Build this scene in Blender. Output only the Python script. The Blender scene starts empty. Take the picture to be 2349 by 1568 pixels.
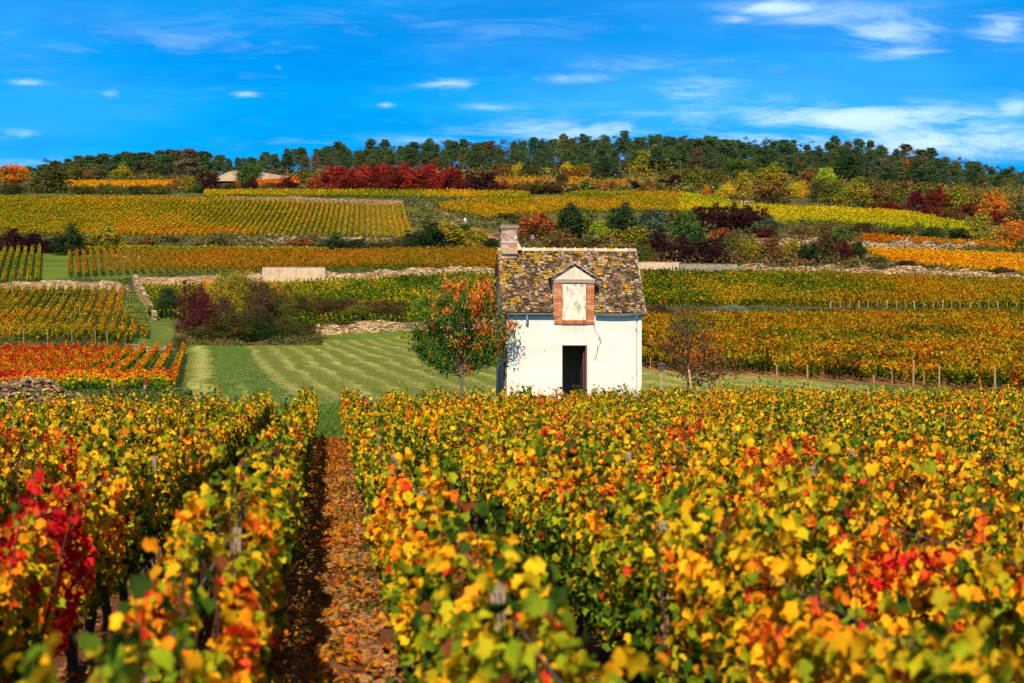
import bpy, math, random
import numpy as np
from math import radians, sin, cos, pi

random.seed(7)
RS = np.random.RandomState(11)
scene = bpy.context.scene
COL = scene.collection

# ------------------------------------------------------------------ camera
FPX, UC, VH = 4567.0, 1174.5, 850.0        # focal length / centre column / horizon row of a 2349 px wide frame
cam_d = bpy.data.cameras.new("camera")
cam = bpy.data.objects.new("camera", cam_d)
COL.objects.link(cam)
cam.location = (0, 0, 0)
cam.rotation_euler = (radians(90), 0, 0)
cam_d.sensor_width = 36.0
cam_d.lens = 36.0 * FPX / 2349.0
cam_d.shift_y = (VH - 784.0) / 2349.0
cam_d.clip_start = 0.1
cam_d.clip_end = 30000
cam_d.dof.use_dof = True
cam_d.dof.focus_distance = 62.0
cam_d.dof.aperture_fstop = 4.8
scene.camera = cam

# ------------------------------------------------------------------ light
SUN_EL, SUN_AZ = radians(38), radians(187)      # azimuth clockwise from +y: behind the camera, to the left
sd = bpy.data.lights.new("sun", 'SUN')
sd.energy = 5.0
sd.angle = radians(0.6)
sd.color = (1.0, 0.87, 0.68)
sun = bpy.data.objects.new("sun", sd)
COL.objects.link(sun)
to_sun = (math.sin(SUN_AZ) * cos(SUN_EL), cos(SUN_AZ) * cos(SUN_EL), sin(SUN_EL))
from mathutils import Vector, Matrix
sun.rotation_euler = Vector(to_sun).to_track_quat('Z', 'Y').to_euler()

vs = scene.view_settings
vs.view_transform = 'Standard'
vs.look = 'None'
vs.gamma = 1.0
vs.exposure = 0.5
vs.use_curve_mapping = False
scene.render.engine = 'CYCLES'
scene.cycles.max_bounces = 6
scene.cycles.diffuse_bounces = 3
scene.cycles.glossy_bounces = 2
scene.cycles.transmission_bounces = 3
scene.cycles.transparent_max_bounces = 4
scene.cycles.use_denoising = True

# ---- world: sky texture lifted towards the zenith colour, with thin clouds
w = bpy.data.worlds.new("World")
scene.world = w
w.use_nodes = True
nt = w.node_tree
nt.nodes.clear()


class NG:
    """small helper to write node graphs"""
    def __init__(self, nt):
        self.nt = nt

    def n(self, t, **kw):
        nd = self.nt.nodes.new(t)
        for k, v in kw.items():
            setattr(nd, k, v)
        return nd

    def put(self, sock, v):
        if hasattr(v, 'is_output') or isinstance(v, bpy.types.NodeSocket):
            self.nt.links.new(v, sock)
        elif v is not None:
            sock.default_value = v

    def m(self, op, a, b=None, c=None, clamp=False):
        nd = self.n('ShaderNodeMath', operation=op)
        nd.use_clamp = clamp
        self.put(nd.inputs[0], a)
        if b is not None:
            self.put(nd.inputs[1], b)
        if c is not None:
            self.put(nd.inputs[2], c)
        return nd.outputs[0]

    def mix(self, fac, a, b, blend='MIX'):
        nd = self.n('ShaderNodeMix', data_type='RGBA', blend_type=blend)
        self.put(nd.inputs[0], fac)
        self.put(nd.inputs[6], a if not isinstance(a, tuple) else (*a[:3], 1))
        self.put(nd.inputs[7], b if not isinstance(b, tuple) else (*b[:3], 1))
        return nd.outputs[2]

    def noise(self, vec, scale, detail=3, rough=.5, dist=0.0):
        nd = self.n('ShaderNodeTexNoise')
        if vec is not None:
            self.put(nd.inputs['Vector'], vec)
        nd.inputs['Scale'].default_value = scale
        nd.inputs['Detail'].default_value = detail
        nd.inputs['Roughness'].default_value = rough
        nd.inputs['Distortion'].default_value = dist
        return nd.outputs[0]

    def smooth(self, x, lo, hi, a=0.0, b=1.0):
        nd = self.n('ShaderNodeMapRange', interpolation_type='SMOOTHSTEP')
        self.put(nd.inputs[0], x)
        nd.inputs[1].default_value = lo
        nd.inputs[2].default_value = hi
        nd.inputs[3].default_value = a
        nd.inputs[4].default_value = b
        return nd.outputs[0]

    def comb(self, x, y, z):
        nd = self.n('ShaderNodeCombineXYZ')
        for i, q in enumerate((x, y, z)):
            self.put(nd.inputs[i], q)
        return nd.outputs[0]


def build_world():
    g = NG(nt)
    tc = g.n('ShaderNodeTexCoord')
    sp = g.n('ShaderNodeSeparateXYZ')
    g.put(sp.inputs[0], tc.outputs['Generated'])
    x, y, z = sp.outputs
    zz = g.m('ADD', g.m('MULTIPLY', g.m('MAXIMUM', z, 0.0), 3.2), 0.20)
    vec = g.comb(x, y, zz)
    nv = g.n('ShaderNodeVectorMath', operation='NORMALIZE')
    g.put(nv.inputs[0], vec)
    sky = g.n('ShaderNodeTexSky', sky_type='NISHITA')
    sky.sun_disc = False
    sky.sun_elevation = SUN_EL
    sky.sun_rotation = SUN_AZ
    sky.altitude = 300
    sky.air_density = 1.0
    sky.dust_density = 0.2
    sky.ozone_density = 3.0
    g.put(sky.inputs[0], nv.outputs[0])
    hs = g.n('ShaderNodeHueSaturation')
    hs.inputs['Hue'].default_value = 0.492
    hs.inputs['Saturation'].default_value = 1.5
    hs.inputs['Value'].default_value = 1.85
    g.put(hs.inputs['Color'], sky.outputs[0])
    # sky above the view is darkened and greyed to cut its blue fill light
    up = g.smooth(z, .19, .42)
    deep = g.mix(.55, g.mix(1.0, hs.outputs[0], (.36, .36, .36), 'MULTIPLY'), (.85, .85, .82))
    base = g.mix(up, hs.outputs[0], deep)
    # clouds, laid out by compass direction and height
    ay = g.m('MAXIMUM', g.m('ABSOLUTE', y), 0.05)
    a = g.m('DIVIDE', x, ay)
    b = g.m('DIVIDE', z, ay)
    p = g.comb(g.m('MULTIPLY', a, 10.0), g.m('MULTIPLY', b, 46.0), 1.7)
    n1 = g.noise(p, 1.0, 8, .66, 1.2)
    n2 = g.noise(g.comb(g.m('MULTIPLY', a, 26.0), g.m('MULTIPLY', b, 130.0), 5.0), 1.0, 8, .68, 1.0)
    tex = g.m('ADD', g.m('MULTIPLY', n1, .6), g.m('MULTIPLY', n2, .4))
    clouds = [  # column, row, half width, half height, weight
        (1030, 192, 110, 14, .72), (1310, 182, 110, 16, .75), (1585, 205, 110, 32, .85), (1780, 18, 130, 22, 1.0),
        (2040, 75, 150, 40, .75), (2300, 70, 85, 45, .95), (252, 214, 26, 14, .85), (563, 217, 42, 11, .8),
        (885, 240, 22, 10, .7), (638, 155, 10, 6, .6), (40, 305, 70, 16, .7), (1650, 262, 330, 26, .7),
        (1950, 275, 460, 46, 1.05), (1300, 300, 300, 34, .9), (2200, 325, 420, 60, 1.0), (1120, 245, 100, 12, .6),
        (2330, 250, 60, 30, .8), (60, 190, 50, 10, .7), (1690, 45, 60, 12, .8), (1000, 325, 200, 15, .6),
        (640, 330, 200, 14, .5), (150, 370, 260, 16, .5), (330, 110, 520, 70, .26), (1000, 60, 700, 50, .20), (700, 200, 500, 60, .22), (1500, 150, 300, 30, .35), (1900, 40, 240, 50, .6), (2080, 120, 110, 22, .7), (1750, 330, 400, 40, .9)]
    tot = None
    for (cu, cv, ru, rv, wt) in clouds:
        ca, cb = (cu - UC) / FPX, (VH - cv) / FPX
        dx = g.m('MULTIPLY', g.m('SUBTRACT', a, ca), FPX / ru)
        dy = g.m('MULTIPLY', g.m('SUBTRACT', b, cb), FPX / rv)
        r2 = g.m('ADD', g.m('MULTIPLY', dx, dx), g.m('MULTIPLY', dy, dy))
        k = g.m('MULTIPLY', g.m('EXPONENT', g.m('MULTIPLY', r2, -1.1)), wt)
        tot = k if tot is None else g.m('MAXIMUM', tot, k)
    dens = g.m('MULTIPLY', tot, g.smooth(g.m('ADD', tex, g.m('MULTIPLY', tot, .17)), .50, .74), clamp=True)
    dens = g.m('MULTIPLY', dens, g.m('GREATER_THAN', z, 0.0))
    low = g.noise(g.comb(g.m('MULTIPLY', a, 3.0), g.m('MULTIPLY', b, 18.0), 9.0), 1.0, 4, .55, .3)
    veil = g.smooth(low, .42, .75, 0.0, .16)
    mott = g.noise(g.comb(g.m('MULTIPLY', a, 5.0), g.m('MULTIPLY', b, 26.0), 19.0), 1.0, 5, .6, .8)
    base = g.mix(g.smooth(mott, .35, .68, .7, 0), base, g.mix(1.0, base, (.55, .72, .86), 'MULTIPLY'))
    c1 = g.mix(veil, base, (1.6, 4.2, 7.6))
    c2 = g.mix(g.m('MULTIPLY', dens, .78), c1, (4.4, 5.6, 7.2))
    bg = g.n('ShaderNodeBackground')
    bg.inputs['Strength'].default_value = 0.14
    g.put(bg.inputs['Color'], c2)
    out = g.n('ShaderNodeOutputWorld')
    g.put(out.inputs[0], bg.outputs[0])


build_world()

# ------------------------------------------------------------------ terrain
# profiles: for several compass columns, the ground's row at each distance
def P(*pairs):
    return list(pairs)


NEAR = [(0.5, -1.70), (30, -1.69), (48, -1.66), (57, -1.62), (69, -1.25), (78, -1.2), (90, -1.15)]
PROF = {
    -400: P((120, 853), (150, 817), (157, 792), (160, 790), (185, 764), (210, 716), (232, 672), (235, 657), (242, 644), (289, 582), (325, 552), (371, 502), (410, 458), (430, 451), (455, 446), (485, 436), (540, 424), (580, 420), (660, 418), (760, 420), (900, 440)),
    200: P((120, 852), (152, 816), (157, 791), (160, 789), (185, 762), (210, 716), (232, 672), (235, 657), (242, 642), (289, 579), (325, 551), (371, 500), (410, 457), (430, 451), (455, 445), (485, 434), (540, 420), (580, 415), (660, 414), (760, 418), (900, 440)),
    420: P((120, 852), (152, 815), (178, 793), (190, 783), (210, 728), (236, 662), (239, 648), (244, 629), (289, 580), (325, 551), (371, 502), (410, 460), (430, 453), (455, 444), (485, 434), (540, 420), (580, 415), (660, 412), (760, 414), (900, 440)),
    700: P((120, 851), (150, 815), (188, 787), (203, 780), (206, 756), (215, 718), (236, 655), (239, 640), (243, 623), (289, 584), (325, 552), (371, 505), (410, 468), (413, 458), (430, 456), (455, 443), (485, 436), (540, 418), (580, 408), (660, 400), (760, 404), (900, 430)),
    1050: P((120, 851), (150, 815), (200, 776), (203, 773), (206, 750), (215, 712), (236, 640), (239, 632), (243, 621), (289, 579), (325, 560), (352, 524), (371, 517), (410, 478), (430, 458), (455, 444), (485, 438), (540, 412), (580, 400), (660, 388), (760, 394), (900, 430)),
    1500: P((120, 849), (200, 739), (203, 736), (213, 709), (248, 624), (251, 611), (290, 590), (325, 560), (371, 515), (410, 482), (455, 452), (485, 442), (540, 420), (580, 405), (660, 372), (760, 366), (900, 420)),
    1900: P((107, 873), (200, 737), (203, 734), (213, 709), (257, 630), (260, 615), (308, 577), (312, 573), (315, 560), (345, 526), (400, 486), (455, 462), (485, 450), (540, 432), (580, 422), (660, 388), (760, 382), (900, 430)),
    2349: P((98, 893), (200, 730), (203, 728), (213, 716), (262, 650), (265, 640), (308, 592), (315, 580), (345, 555), (400, 520), (455, 483), (485, 466), (540, 455), (580, 448), (660, 448), (760, 450), (900, 470)),
    2800: P((98, 893), (200, 730), (213, 716), (262, 652), (265, 643), (315, 585), (345, 560), (400, 525), (455, 490), (485, 476), (540, 465), (580, 460), (660, 462), (760, 465), (900, 480)),
}
DG = np.unique(np.concatenate([np.arange(0.5, 100, 1.0), np.arange(100, 330, .5), np.arange(330, 700, 2.0), np.arange(700, 1000, 10.0)]))
PU = np.array(sorted(PROF))
TZ = []
for u_ in PU:
    dd = [p[0] for p in NEAR] + [p[0] for p in PROF[u_]]
    zz = [p[1] for p in NEAR] + [(VH - p[1]) / FPX * p[0] for p in PROF[u_]]
    TZ.append(np.interp(DG, dd, zz))
TZ = np.array(TZ)


def hash2(ix, iy, seed=0):
    n = (ix.astype(np.int64) * 374761393 + iy.astype(np.int64) * 668265263 + seed * 1442695041) & 0x7fffffff
    n = ((n ^ (n >> 13)) * 1274126177) & 0x7fffffff
    n = (n ^ (n >> 16)) & 0x7fffffff
    return n / float(0x7fffffff)


def vnoise(x, y, seed=0):
    x = np.asarray(x, float); y = np.asarray(y, float)
    ix = np.floor(x); iy = np.floor(y)
    fx = x - ix; fy = y - iy
    fx = fx * fx * (3 - 2 * fx); fy = fy * fy * (3 - 2 * fy)
    a = hash2(ix, iy, seed); b = hash2(ix + 1, iy, seed)
    c = hash2(ix, iy + 1, seed); d = hash2(ix + 1, iy + 1, seed)
    return (a * (1 - fx) + b * fx) * (1 - fy) + (c * (1 - fx) + d * fx) * fy


def ground_z(x, y):
    x = np.asarray(x, float); y = np.asarray(y, float)
    yy = np.clip(y, 0.5, 900)
    u = UC + FPX * x / np.maximum(yy, 12)
    u = np.clip(u, PU[0], PU[-1])
    j = np.clip(np.searchsorted(PU, u) - 1, 0, len(PU) - 2)
    fu = (u - PU[j]) / (PU[j + 1] - PU[j])
    i = np.clip(np.searchsorted(DG, yy) - 1, 0, len(DG) - 2)
    fd = (yy - DG[i]) / (DG[i + 1] - DG[i])
    z = (TZ[j, i] * (1 - fd) + TZ[j, i + 1] * fd) * (1 - fu) + (TZ[j + 1, i] * (1 - fd) + TZ[j + 1, i + 1] * fd) * fu
    amp = np.clip((yy - 80) / 200, 0, 1) * .25
    return z + (vnoise(x / 6.0, y / 6.0, 3) - .5) * amp


def gz(x, y):
    return float(ground_z(np.array([x]), np.array([y]))[0])


_dscan = np.concatenate([np.arange(40, 330, .5), np.arange(330, 760, 1.0)])


def depth_at(u, v, dmin=60):
    ds = _dscan[_dscan >= dmin]
    zs = ground_z((u - UC) / FPX * ds, ds)
    vv = VH - FPX * zs / ds
    k = np.argmax(vv <= v)
    if vv[k] > v:
        k = len(ds) - 1
    return float(ds[k])


def at(u, d):
    x = (u - UC) / FPX * d
    return x, d, gz(x, d)


# ------------------------------------------------------------------ mesh helpers
def mesh_from(name, V, F, C=None, smooth=False):
    V = np.asarray(V, np.float32).reshape(-1, 3)
    F = np.asarray(F, np.int32)
    k = F.shape[1]
    me = bpy.data.meshes.new(name)
    me.vertices.add(len(V))
    me.vertices.foreach_set('co', V.ravel())
    me.loops.add(F.size)
    me.loops.foreach_set('vertex_index', F.ravel())
    me.polygons.add(len(F))
    me.polygons.foreach_set('loop_start', np.arange(0, F.size, k, dtype=np.int32))
    me.polygons.foreach_set('loop_total', np.full(len(F), k, np.int32))
    if smooth:
        me.polygons.foreach_set('use_smooth', np.ones(len(F), bool))
    if C is not None:
        at_ = me.color_attributes.new('Col', 'FLOAT_COLOR', 'POINT')
        c4 = np.ones((len(V), 4), np.float32)
        c4[:, :3] = C
        at_.data.foreach_set('color', c4.ravel())
    me.update(calc_edges=True)
    return me


def obj(name, me, mat, parent=None):
    o = bpy.data.objects.new(name, me)
    if mat is not None and me is not None and len(me.materials) == 0:
        me.materials.append(mat)
    COL.objects.link(o)
    if parent is not None:
        o.parent = parent
    return o


def tag(o, label=None, cat=None, group=None, kind=None):
    if label: o['label'] = label
    if cat: o['category'] = cat
    if group: o['group'] = group
    if kind: o['kind'] = kind
    return o


def empty(name, loc=(0, 0, 0), rz=0.0):
    o = bpy.data.objects.new(name, None)
    o.empty_display_size = .3
    o.location = loc
    o.rotation_euler = (0, 0, rz)
    COL.objects.link(o)
    return o


class MB:
    """collects quads/tris (stored as n-gons) with a colour per vertex"""
    def __init__(self):
        self.v = []; self.f = []; self.c = []

    def add(self, vs, fs, col=(1, 1, 1)):
        b = len(self.v)
        self.v += [tuple(p) for p in vs]
        self.f += [tuple(b + i for i in f) for f in fs]
        self.c += [col] * len(vs)

    def box(self, c, s, rz=0.0, col=(1, 1, 1), tilt=(0, 0), jit=0.0):
        M = Matrix.Rotation(rz, 3, 'Z') @ Matrix.Rotation(tilt[0], 3, 'X') @ Matrix.Rotation(tilt[1], 3, 'Y')
        vs = []
        for dz in (-.5, .5):
            for dx, dy in ((-.5, -.5), (.5, -.5), (.5, .5), (-.5, .5)):
                p = Vector((dx * s[0], dy * s[1], dz * s[2]))
                if jit:
                    p += Vector([(random.random() - .5) * jit * q for q in s])
                vs.append(M @ p + Vector(c))
        self.add(vs, [(3, 2, 1, 0), (4, 5, 6, 7), (0, 1, 5, 4), (1, 2, 6, 5), (2, 3, 7, 6), (3, 0, 4, 7)], col)

    def hexa(self, pts, col=(1, 1, 1)):
        self.add(pts, [(3, 2, 1, 0), (4, 5, 6, 7), (0, 1, 5, 4), (1, 2, 6, 5), (2, 3, 7, 6), (3, 0, 4, 7)], col)

    def prism(self, prof, y0, y1, col=(1, 1, 1)):
        """profile in x,z extruded along y"""
        n = len(prof)
        vs = [(x, y0, z) for x, z in prof] + [(x, y1, z) for x, z in prof]
        fs = [tuple(range(n)), tuple(range(2 * n - 1, n - 1, -1))]
        for i in range(n):
            j = (i + 1) % n
            fs.append((j, i, n + i, n + j))
        self.add(vs, fs, col)

    def tube(self, pts, radii, n=7, col=(1, 1, 1), cap=True):
        pts = [Vector(p) for p in pts]
        rings = []
        for i, p in enumerate(pts):
            d = (pts[min(i + 1, len(pts) - 1)] - pts[max(i - 1, 0)])
            if d.length < 1e-9: d = Vector((0, 0, 1))
            d.normalize()
            a = d.cross(Vector((0, 0, 1)) if abs(d.z) < .9 else Vector((1, 0, 0))).normalized()
            b = d.cross(a)
            r = radii[i] if hasattr(radii, '__len__') else radii
            rings.append([p + (a * cos(2 * pi * k / n) + b * sin(2 * pi * k / n)) * r for k in range(n)])
        vs = [q for r in rings for q in r]
        fs = []
        for i in range(len(pts) - 1):
            for k in range(n):
                k2 = (k + 1) % n
                fs.append((i * n + k, i * n + k2, (i + 1) * n + k2, (i + 1) * n + k))
        if cap:
            fs.append(tuple(range(n - 1, -1, -1)))
            fs.append(tuple((len(pts) - 1) * n + k for k in range(n)))
        self.add(vs, fs, col)

    def build(self, name, mat, parent=None, smooth=False):
        me = bpy.data.meshes.new(name)
        me.from_pydata(self.v, [], self.f)
        a = me.color_attributes.new('Col', 'FLOAT_COLOR', 'POINT')
        c4 = np.ones((len(self.v), 4), np.float32)
        c4[:, :3] = np.array(self.c)
        a.data.foreach_set('color', c4.ravel())
        if smooth:
            me.polygons.foreach_set('use_smooth', np.ones(len(me.polygons), bool))
        me.update()
        return obj(name, me, mat, parent)


# ------------------------------------------------------------------ materials
def new_mat(name):
    m = bpy.data.materials.new(name)
    m.use_nodes = True
    m.node_tree.nodes.clear()
    return m, NG(m.node_tree)


def leaf_material(name, transl=.35, rough=.55, spec=.25, fine=0.0):
    m, g = new_mat(name)
    at_ = g.n('ShaderNodeAttribute', attribute_name='Col')
    oi = g.n('ShaderNodeObjectInfo')
    c = g.mix(1.0, at_.outputs['Color'], oi.outputs['Color'], 'MULTIPLY')
    if fine:
        tc = g.n('ShaderNodeTexCoord')
        nz = g.noise(tc.outputs['Object'], fine, 3, .6)
        c = g.mix(g.smooth(nz, .42, .7, 0, .55), c, g.mix(1.0, c, (1.25, .75, .35), 'MULTIPLY'))
    p = g.n('ShaderNodeBsdfPrincipled')
    p.inputs['Roughness'].default_value = rough
    p.inputs['Specular IOR Level'].default_value = spec
    g.put(p.inputs['Base Color'], c)
    t = g.n('ShaderNodeBsdfTranslucent')
    g.put(t.inputs['Color'], g.mix(1.0, c, (1.15, 1.1, .7), 'MULTIPLY'))
    mx = g.n('ShaderNodeMixShader')
    mx.inputs[0].default_value = transl
    g.put(mx.inputs[1], p.outputs[0]); g.put(mx.inputs[2], t.outputs[0])
    o = g.n('ShaderNodeOutputMaterial')
    g.put(o.inputs[0], mx.outputs[0])
    return m


def col_material(name, rough=.9, scale=8.0, amt=.35, bump=.3, spec=.2, tint=(1, 1, 1), scale2=None, dark=(.45, .4, .35), metallic=0.0):
    """vertex colour broken up by procedural noise, with bump"""
    m, g = new_mat(name)
    at_ = g.n('ShaderNodeAttribute', attribute_name='Col')
    tc = g.n('ShaderNodeTexCoord')
    n1 = g.noise(tc.outputs['Object'], scale, 6, .65)
    n2 = g.noise(tc.outputs['Object'], scale2 or scale * .13, 4, .6)
    c = g.mix(g.smooth(n1, .35, .72, 0, amt), g.mix(1.0, at_.outputs['Color'], tint, 'MULTIPLY'), g.mix(1.0, at_.outputs['Color'], dark, 'MULTIPLY'))
    c = g.mix(g.smooth(n2, .4, .65, 0, amt * .7), c, g.mix(1.0, c, (1.3, 1.15, .9), 'MULTIPLY'))
    p = g.n('ShaderNodeBsdfPrincipled')
    p.inputs['Roughness'].default_value = rough
    p.inputs['Specular IOR Level'].default_value = spec
    p.inputs['Metallic'].default_value = metallic
    g.put(p.inputs['Base Color'], c)
    if bump:
        b = g.n('ShaderNodeBump')
        b.inputs['Strength'].default_value = bump
        b.inputs['Distance'].default_value = .3 / scale
        g.put(b.inputs['Height'], n1)
        g.put(p.inputs['Normal'], b.outputs[0])
    o = g.n('ShaderNodeOutputMaterial')
    g.put(o.inputs[0], p.outputs[0])
    return m


M_vine = leaf_material('vine_leaf', .32, .65, .05, fine=45.0)
M_leaf = leaf_material('leaf', .28, .6, .15)
M_pine = leaf_material('pine_needles', .10, .7, .1)
M_grass = leaf_material('grass_blade', .3, .6, .15)
M_ground = col_material('ground', 1.0, 3.5, .5, .6, .05, scale2=.35)
M_field = col_material('mown_grass', 1.0, 9.0, .55, .7, .05, scale2=1.2, dark=(.4, .5, .35))
M_soil = col_material('soil', 1.0, 14.0, .6, .9, .05, dark=(.35, .3, .28))
M_stone = col_material('stone', .95, 6.0, .35, .5, .15)
M_bark = col_material('bark', .95, 18.0, .6, .8, .1, dark=(.3, .28, .25))
M_wood = col_material('weathered_wood', .9, 12.0, .5, .4, .1)
M_tile = col_material('roof_tile', .95, 16.0, .5, .6, .1, dark=(.3, .27, .24))
M_metal = col_material('zinc', .45, 10.0, .25, .1, .5, metallic=.6)
M_cloth = col_material('cloth', .9, 20.0, .1, .1, .1)

# colours (linear)
DKG = (.018, .044, .006); GRN = (.050, .110, .008); LIM = (.22, .27, .008); YEL = (.64, .38, .008)
GLD = (.74, .30, .006); ORA = (.64, .15, .008); RDO = (.56, .07, .012); RED = (.46, .010, .014)
STOPS = np.array([0, .2, .42, .65, .82, .96, 1.1, 1.3])
SCOL = np.array([DKG, GRN, LIM, YEL, GLD, ORA, RDO, RED])


def autumn(a, jit=.22, rs=RS):
    a = np.clip(a, 0, 1.3)
    c = np.stack([np.interp(a, STOPS, SCOL[:, k]) for k in range(3)], 1)
    c *= (1 + (rs.rand(len(a), 1) - .5) * 2 * jit)
    return c


# ------------------------------------------------------------------ leaves
def _grape_leaf():
    ang = [0, 22, 46, 72, 100, 128, 156, 180, 204, 232, 260, 288, 314, 338]
    rad = [.58, .42, .54, .40, .50, .42, .42, .18, .42, .42, .50, .40, .54, .42]
    v = [(0, .12, .0)]
    for a_, r in zip(ang, rad):
        x = sin(radians(a_)) * r; y = -cos(radians(a_)) * r
        v.append((x, y, .55 * abs(x) - .75 * y * y - .3 * x * x + .05 * sin(a_ * .31)))
    f = [(0, i, i % 14 + 1) for i in range(1, 15)]
    return np.array(v), np.array(f)


T_NEAR = _grape_leaf()
T_MID = (np.array([(0, .34, 0), (.42, .28, .20), (.46, -.18, .14), (0, -.52, -.16), (-.46, -.18, .14), (-.42, .28, .20)]),
         np.array([(0, 2, 1), (0, 3, 2), (0, 4, 3), (0, 5, 4)]))
T_FAR = (np.array([(0, .5, -.05), (.48, 0, .10), (0, -.5, -.05), (-.48, 0, .10)]), np.array([(0, 2, 1), (0, 3, 2)]))
T_LONG = (np.array([(0, .5, 0), (.15, .05, .06), (0, -.5, -.08), (-.15, .05, .06)]), np.array([(0, 2, 1), (0, 3, 2)]))


def leaves(P_, N_, T_, S_, C_, tmpl):
    """leaf blades: positions, normals, tip directions, sizes, colours"""
    tv, tf = tmpl
    N_ = N_ / (np.linalg.norm(N_, axis=1, keepdims=True) + 1e-9)
    T_ = T_ - N_ * np.sum(N_ * T_, 1, keepdims=True)
    T_ = T_ / (np.linalg.norm(T_, axis=1, keepdims=True) + 1e-9)
    X_ = np.cross(T_, N_)
    n, k = len(P_), len(tv)
    # template y axis points away from the tip
    V = P_[:, None, :] + S_[:, None, None] * (tv[None, :, 0:1] * X_[:, None, :] - tv[None, :, 1:2] * T_[:, None, :] + tv[None, :, 2:3] * N_[:, None, :])
    F = tf[None] + (np.arange(n) * k)[:, None, None]
    C = np.repeat(C_, k, 0)
    return V.reshape(-1, 3), F.reshape(-1, 3), C


def cat(parts):
    parts = [p for p in parts if p is not None and len(p[0])]
    off = 0; V = []; F = []; C = []
    for v, f, c in parts:
        V.append(v); F.append(f + off); C.append(c); off += len(v)
    return np.concatenate(V), np.concatenate(F), np.concatenate(C)


def rn(n, rs=RS):
    return rs.normal(size=(n, 3))


def vine_leaves(ax, k, y0, y1, dens, size, tmpl, colf, top=1.0, half=.22, mask=None, low=.28, rid=0, rowdir=None, rs=RS):
    """leaves of one hedge-like vine row whose line is x = ax + k*y"""
    L = (y1 - y0) * math.sqrt(1 + k * k)
    n = int(L * dens)
    if n < 3:
        return None
    y = y0 + rs.rand(n) * (y1 - y0)
    xc = ax + k * y
    if mask is not None:
        m = mask(xc, y)
        y = y[m]; xc = xc[m]; n = len(y)
        if n < 3:
            return None
    r1 = vnoise(y * 1.1, y * 0 + rid * 7.3, 1)
    r2 = vnoise(y * 4.3, y * 0 + rid * 3.1, 2)
    ht = top * (.84 + .24 * r1 + .30 * np.maximum(0, r2 - .55) * 2)
    h = low + (ht - low) * (rs.rand(n) ** .75)
    hf = (h - low) / (ht - low)
    prof = half * (.65 + .5 * np.sin(np.clip(hf, 0, 1) * 2.6)) * (.5 + 1.0 * vnoise(y * 2.3, h * 3 + rid, 5))
    s = np.where(rs.rand(n) < .5, -1.0, 1.0)
    wv = s * prof * np.sqrt(rs.rand(n) * .75 + .25)
    if y0 > 60:                                # weak and missing vines
        wk = vnoise(xc * .9, y * .8, 15) * .6 + vnoise(xc * .25, y * .2, 16) * .4
        kp = rs.rand(n) < np.clip((wk - .17) * 7, .15, 1)
        y, xc, ht, h, hf, s, wv = (q[kp] for q in (y, xc, ht, h, hf, s, wv))
        n = len(y)
        if n < 3:
            return None
    # loose shoots above the hedge
    sh = (rs.rand(n) < .05) & (vnoise(y * 6.0, y * 0 + rid * 1.7, 6) > .5)
    h = np.where(sh, ht + rs.rand(n) * .22 * top, h)
    wv = np.where(sh, wv * .6, wv)
    nx = 1 / math.sqrt(1 + k * k)
    x = xc + wv * nx
    yy = y - wv * k * nx
    z = ground_z(x, yy) + h
    Pp = np.stack([x, yy, z], 1)
    topn = np.clip(hf, 0, 1) ** 2
    N = rn(n, rs) * .75
    N[:, 0] += s * .8 * (1 - .5 * topn) * nx
    N[:, 1] -= s * .8 * k * nx
    N[:, 2] += .25 + .7 * topn
    T = rn(n, rs) * .5
    T[:, 2] -= .9
    T[:, 0] += s * .4
    C = colf(xc, y, hf, n)
    S = size * (.65 + .7 * rs.rand(n))
    return leaves(Pp, N, T, S, C, tmpl)


WORDS = ['first', 'second', 'third', 'fourth', 'fifth', 'sixth', 'seventh', 'eighth', 'ninth', 'tenth', 'eleventh', 'twelfth', 'thirteenth',
         'fourteenth', 'fifteenth', 'sixteenth', 'seventeenth', 'eighteenth', 'nineteenth', 'twentieth']
TENS = {2: 'twenty', 3: 'thirty', 4: 'forty', 5: 'fifty', 6: 'sixty', 7: 'seventy', 8: 'eighty', 9: 'ninety'}
TENTH = {2: 'twentieth', 3: 'thirtieth', 4: 'fortieth', 5: 'fiftieth', 6: 'sixtieth', 7: 'seventieth', 8: 'eightieth', 9: 'ninetieth'}


def ordw(n):
    if n <= 20: return WORDS[n - 1]
    t, o = divmod(n, 10)
    return TENTH[t] if o == 0 else TENS[t] + '-' + WORDS[o - 1]


# ------------------------------------------------------------------ ground sheet
K_FG = -0.093


def fg_end(a):
    """distance at which the foreground vineyard stops, per row coordinate a = x - K*y"""
    return np.interp(a, [-12, -6, -3.6, -1.4, -.4, .6, 3.6, 5.5, 9, 14, 22], [41, 42, 45, 47.5, 49, 49.5, 50, 52, 54.5, 56, 57])


def curve(pts, dmin=60):
    u = np.array([p[0] for p in pts], float)
    d = np.array([depth_at(p[0], p[1], dmin) for p in pts])
    return lambda q: np.interp(q, u, d)


front_red = lambda u: np.interp(u, [-300, 400], [88, 88.5])
front_mr = lambda u: np.interp(u, [1400, 1480, 1700, 1900, 2180, 2400, 2800], [126, 121, 113, 107, 98, 93, 85])
right_ll = curve([(280, 668), (278, 705), (335, 724), (300, 786), (290, 800)])


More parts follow.
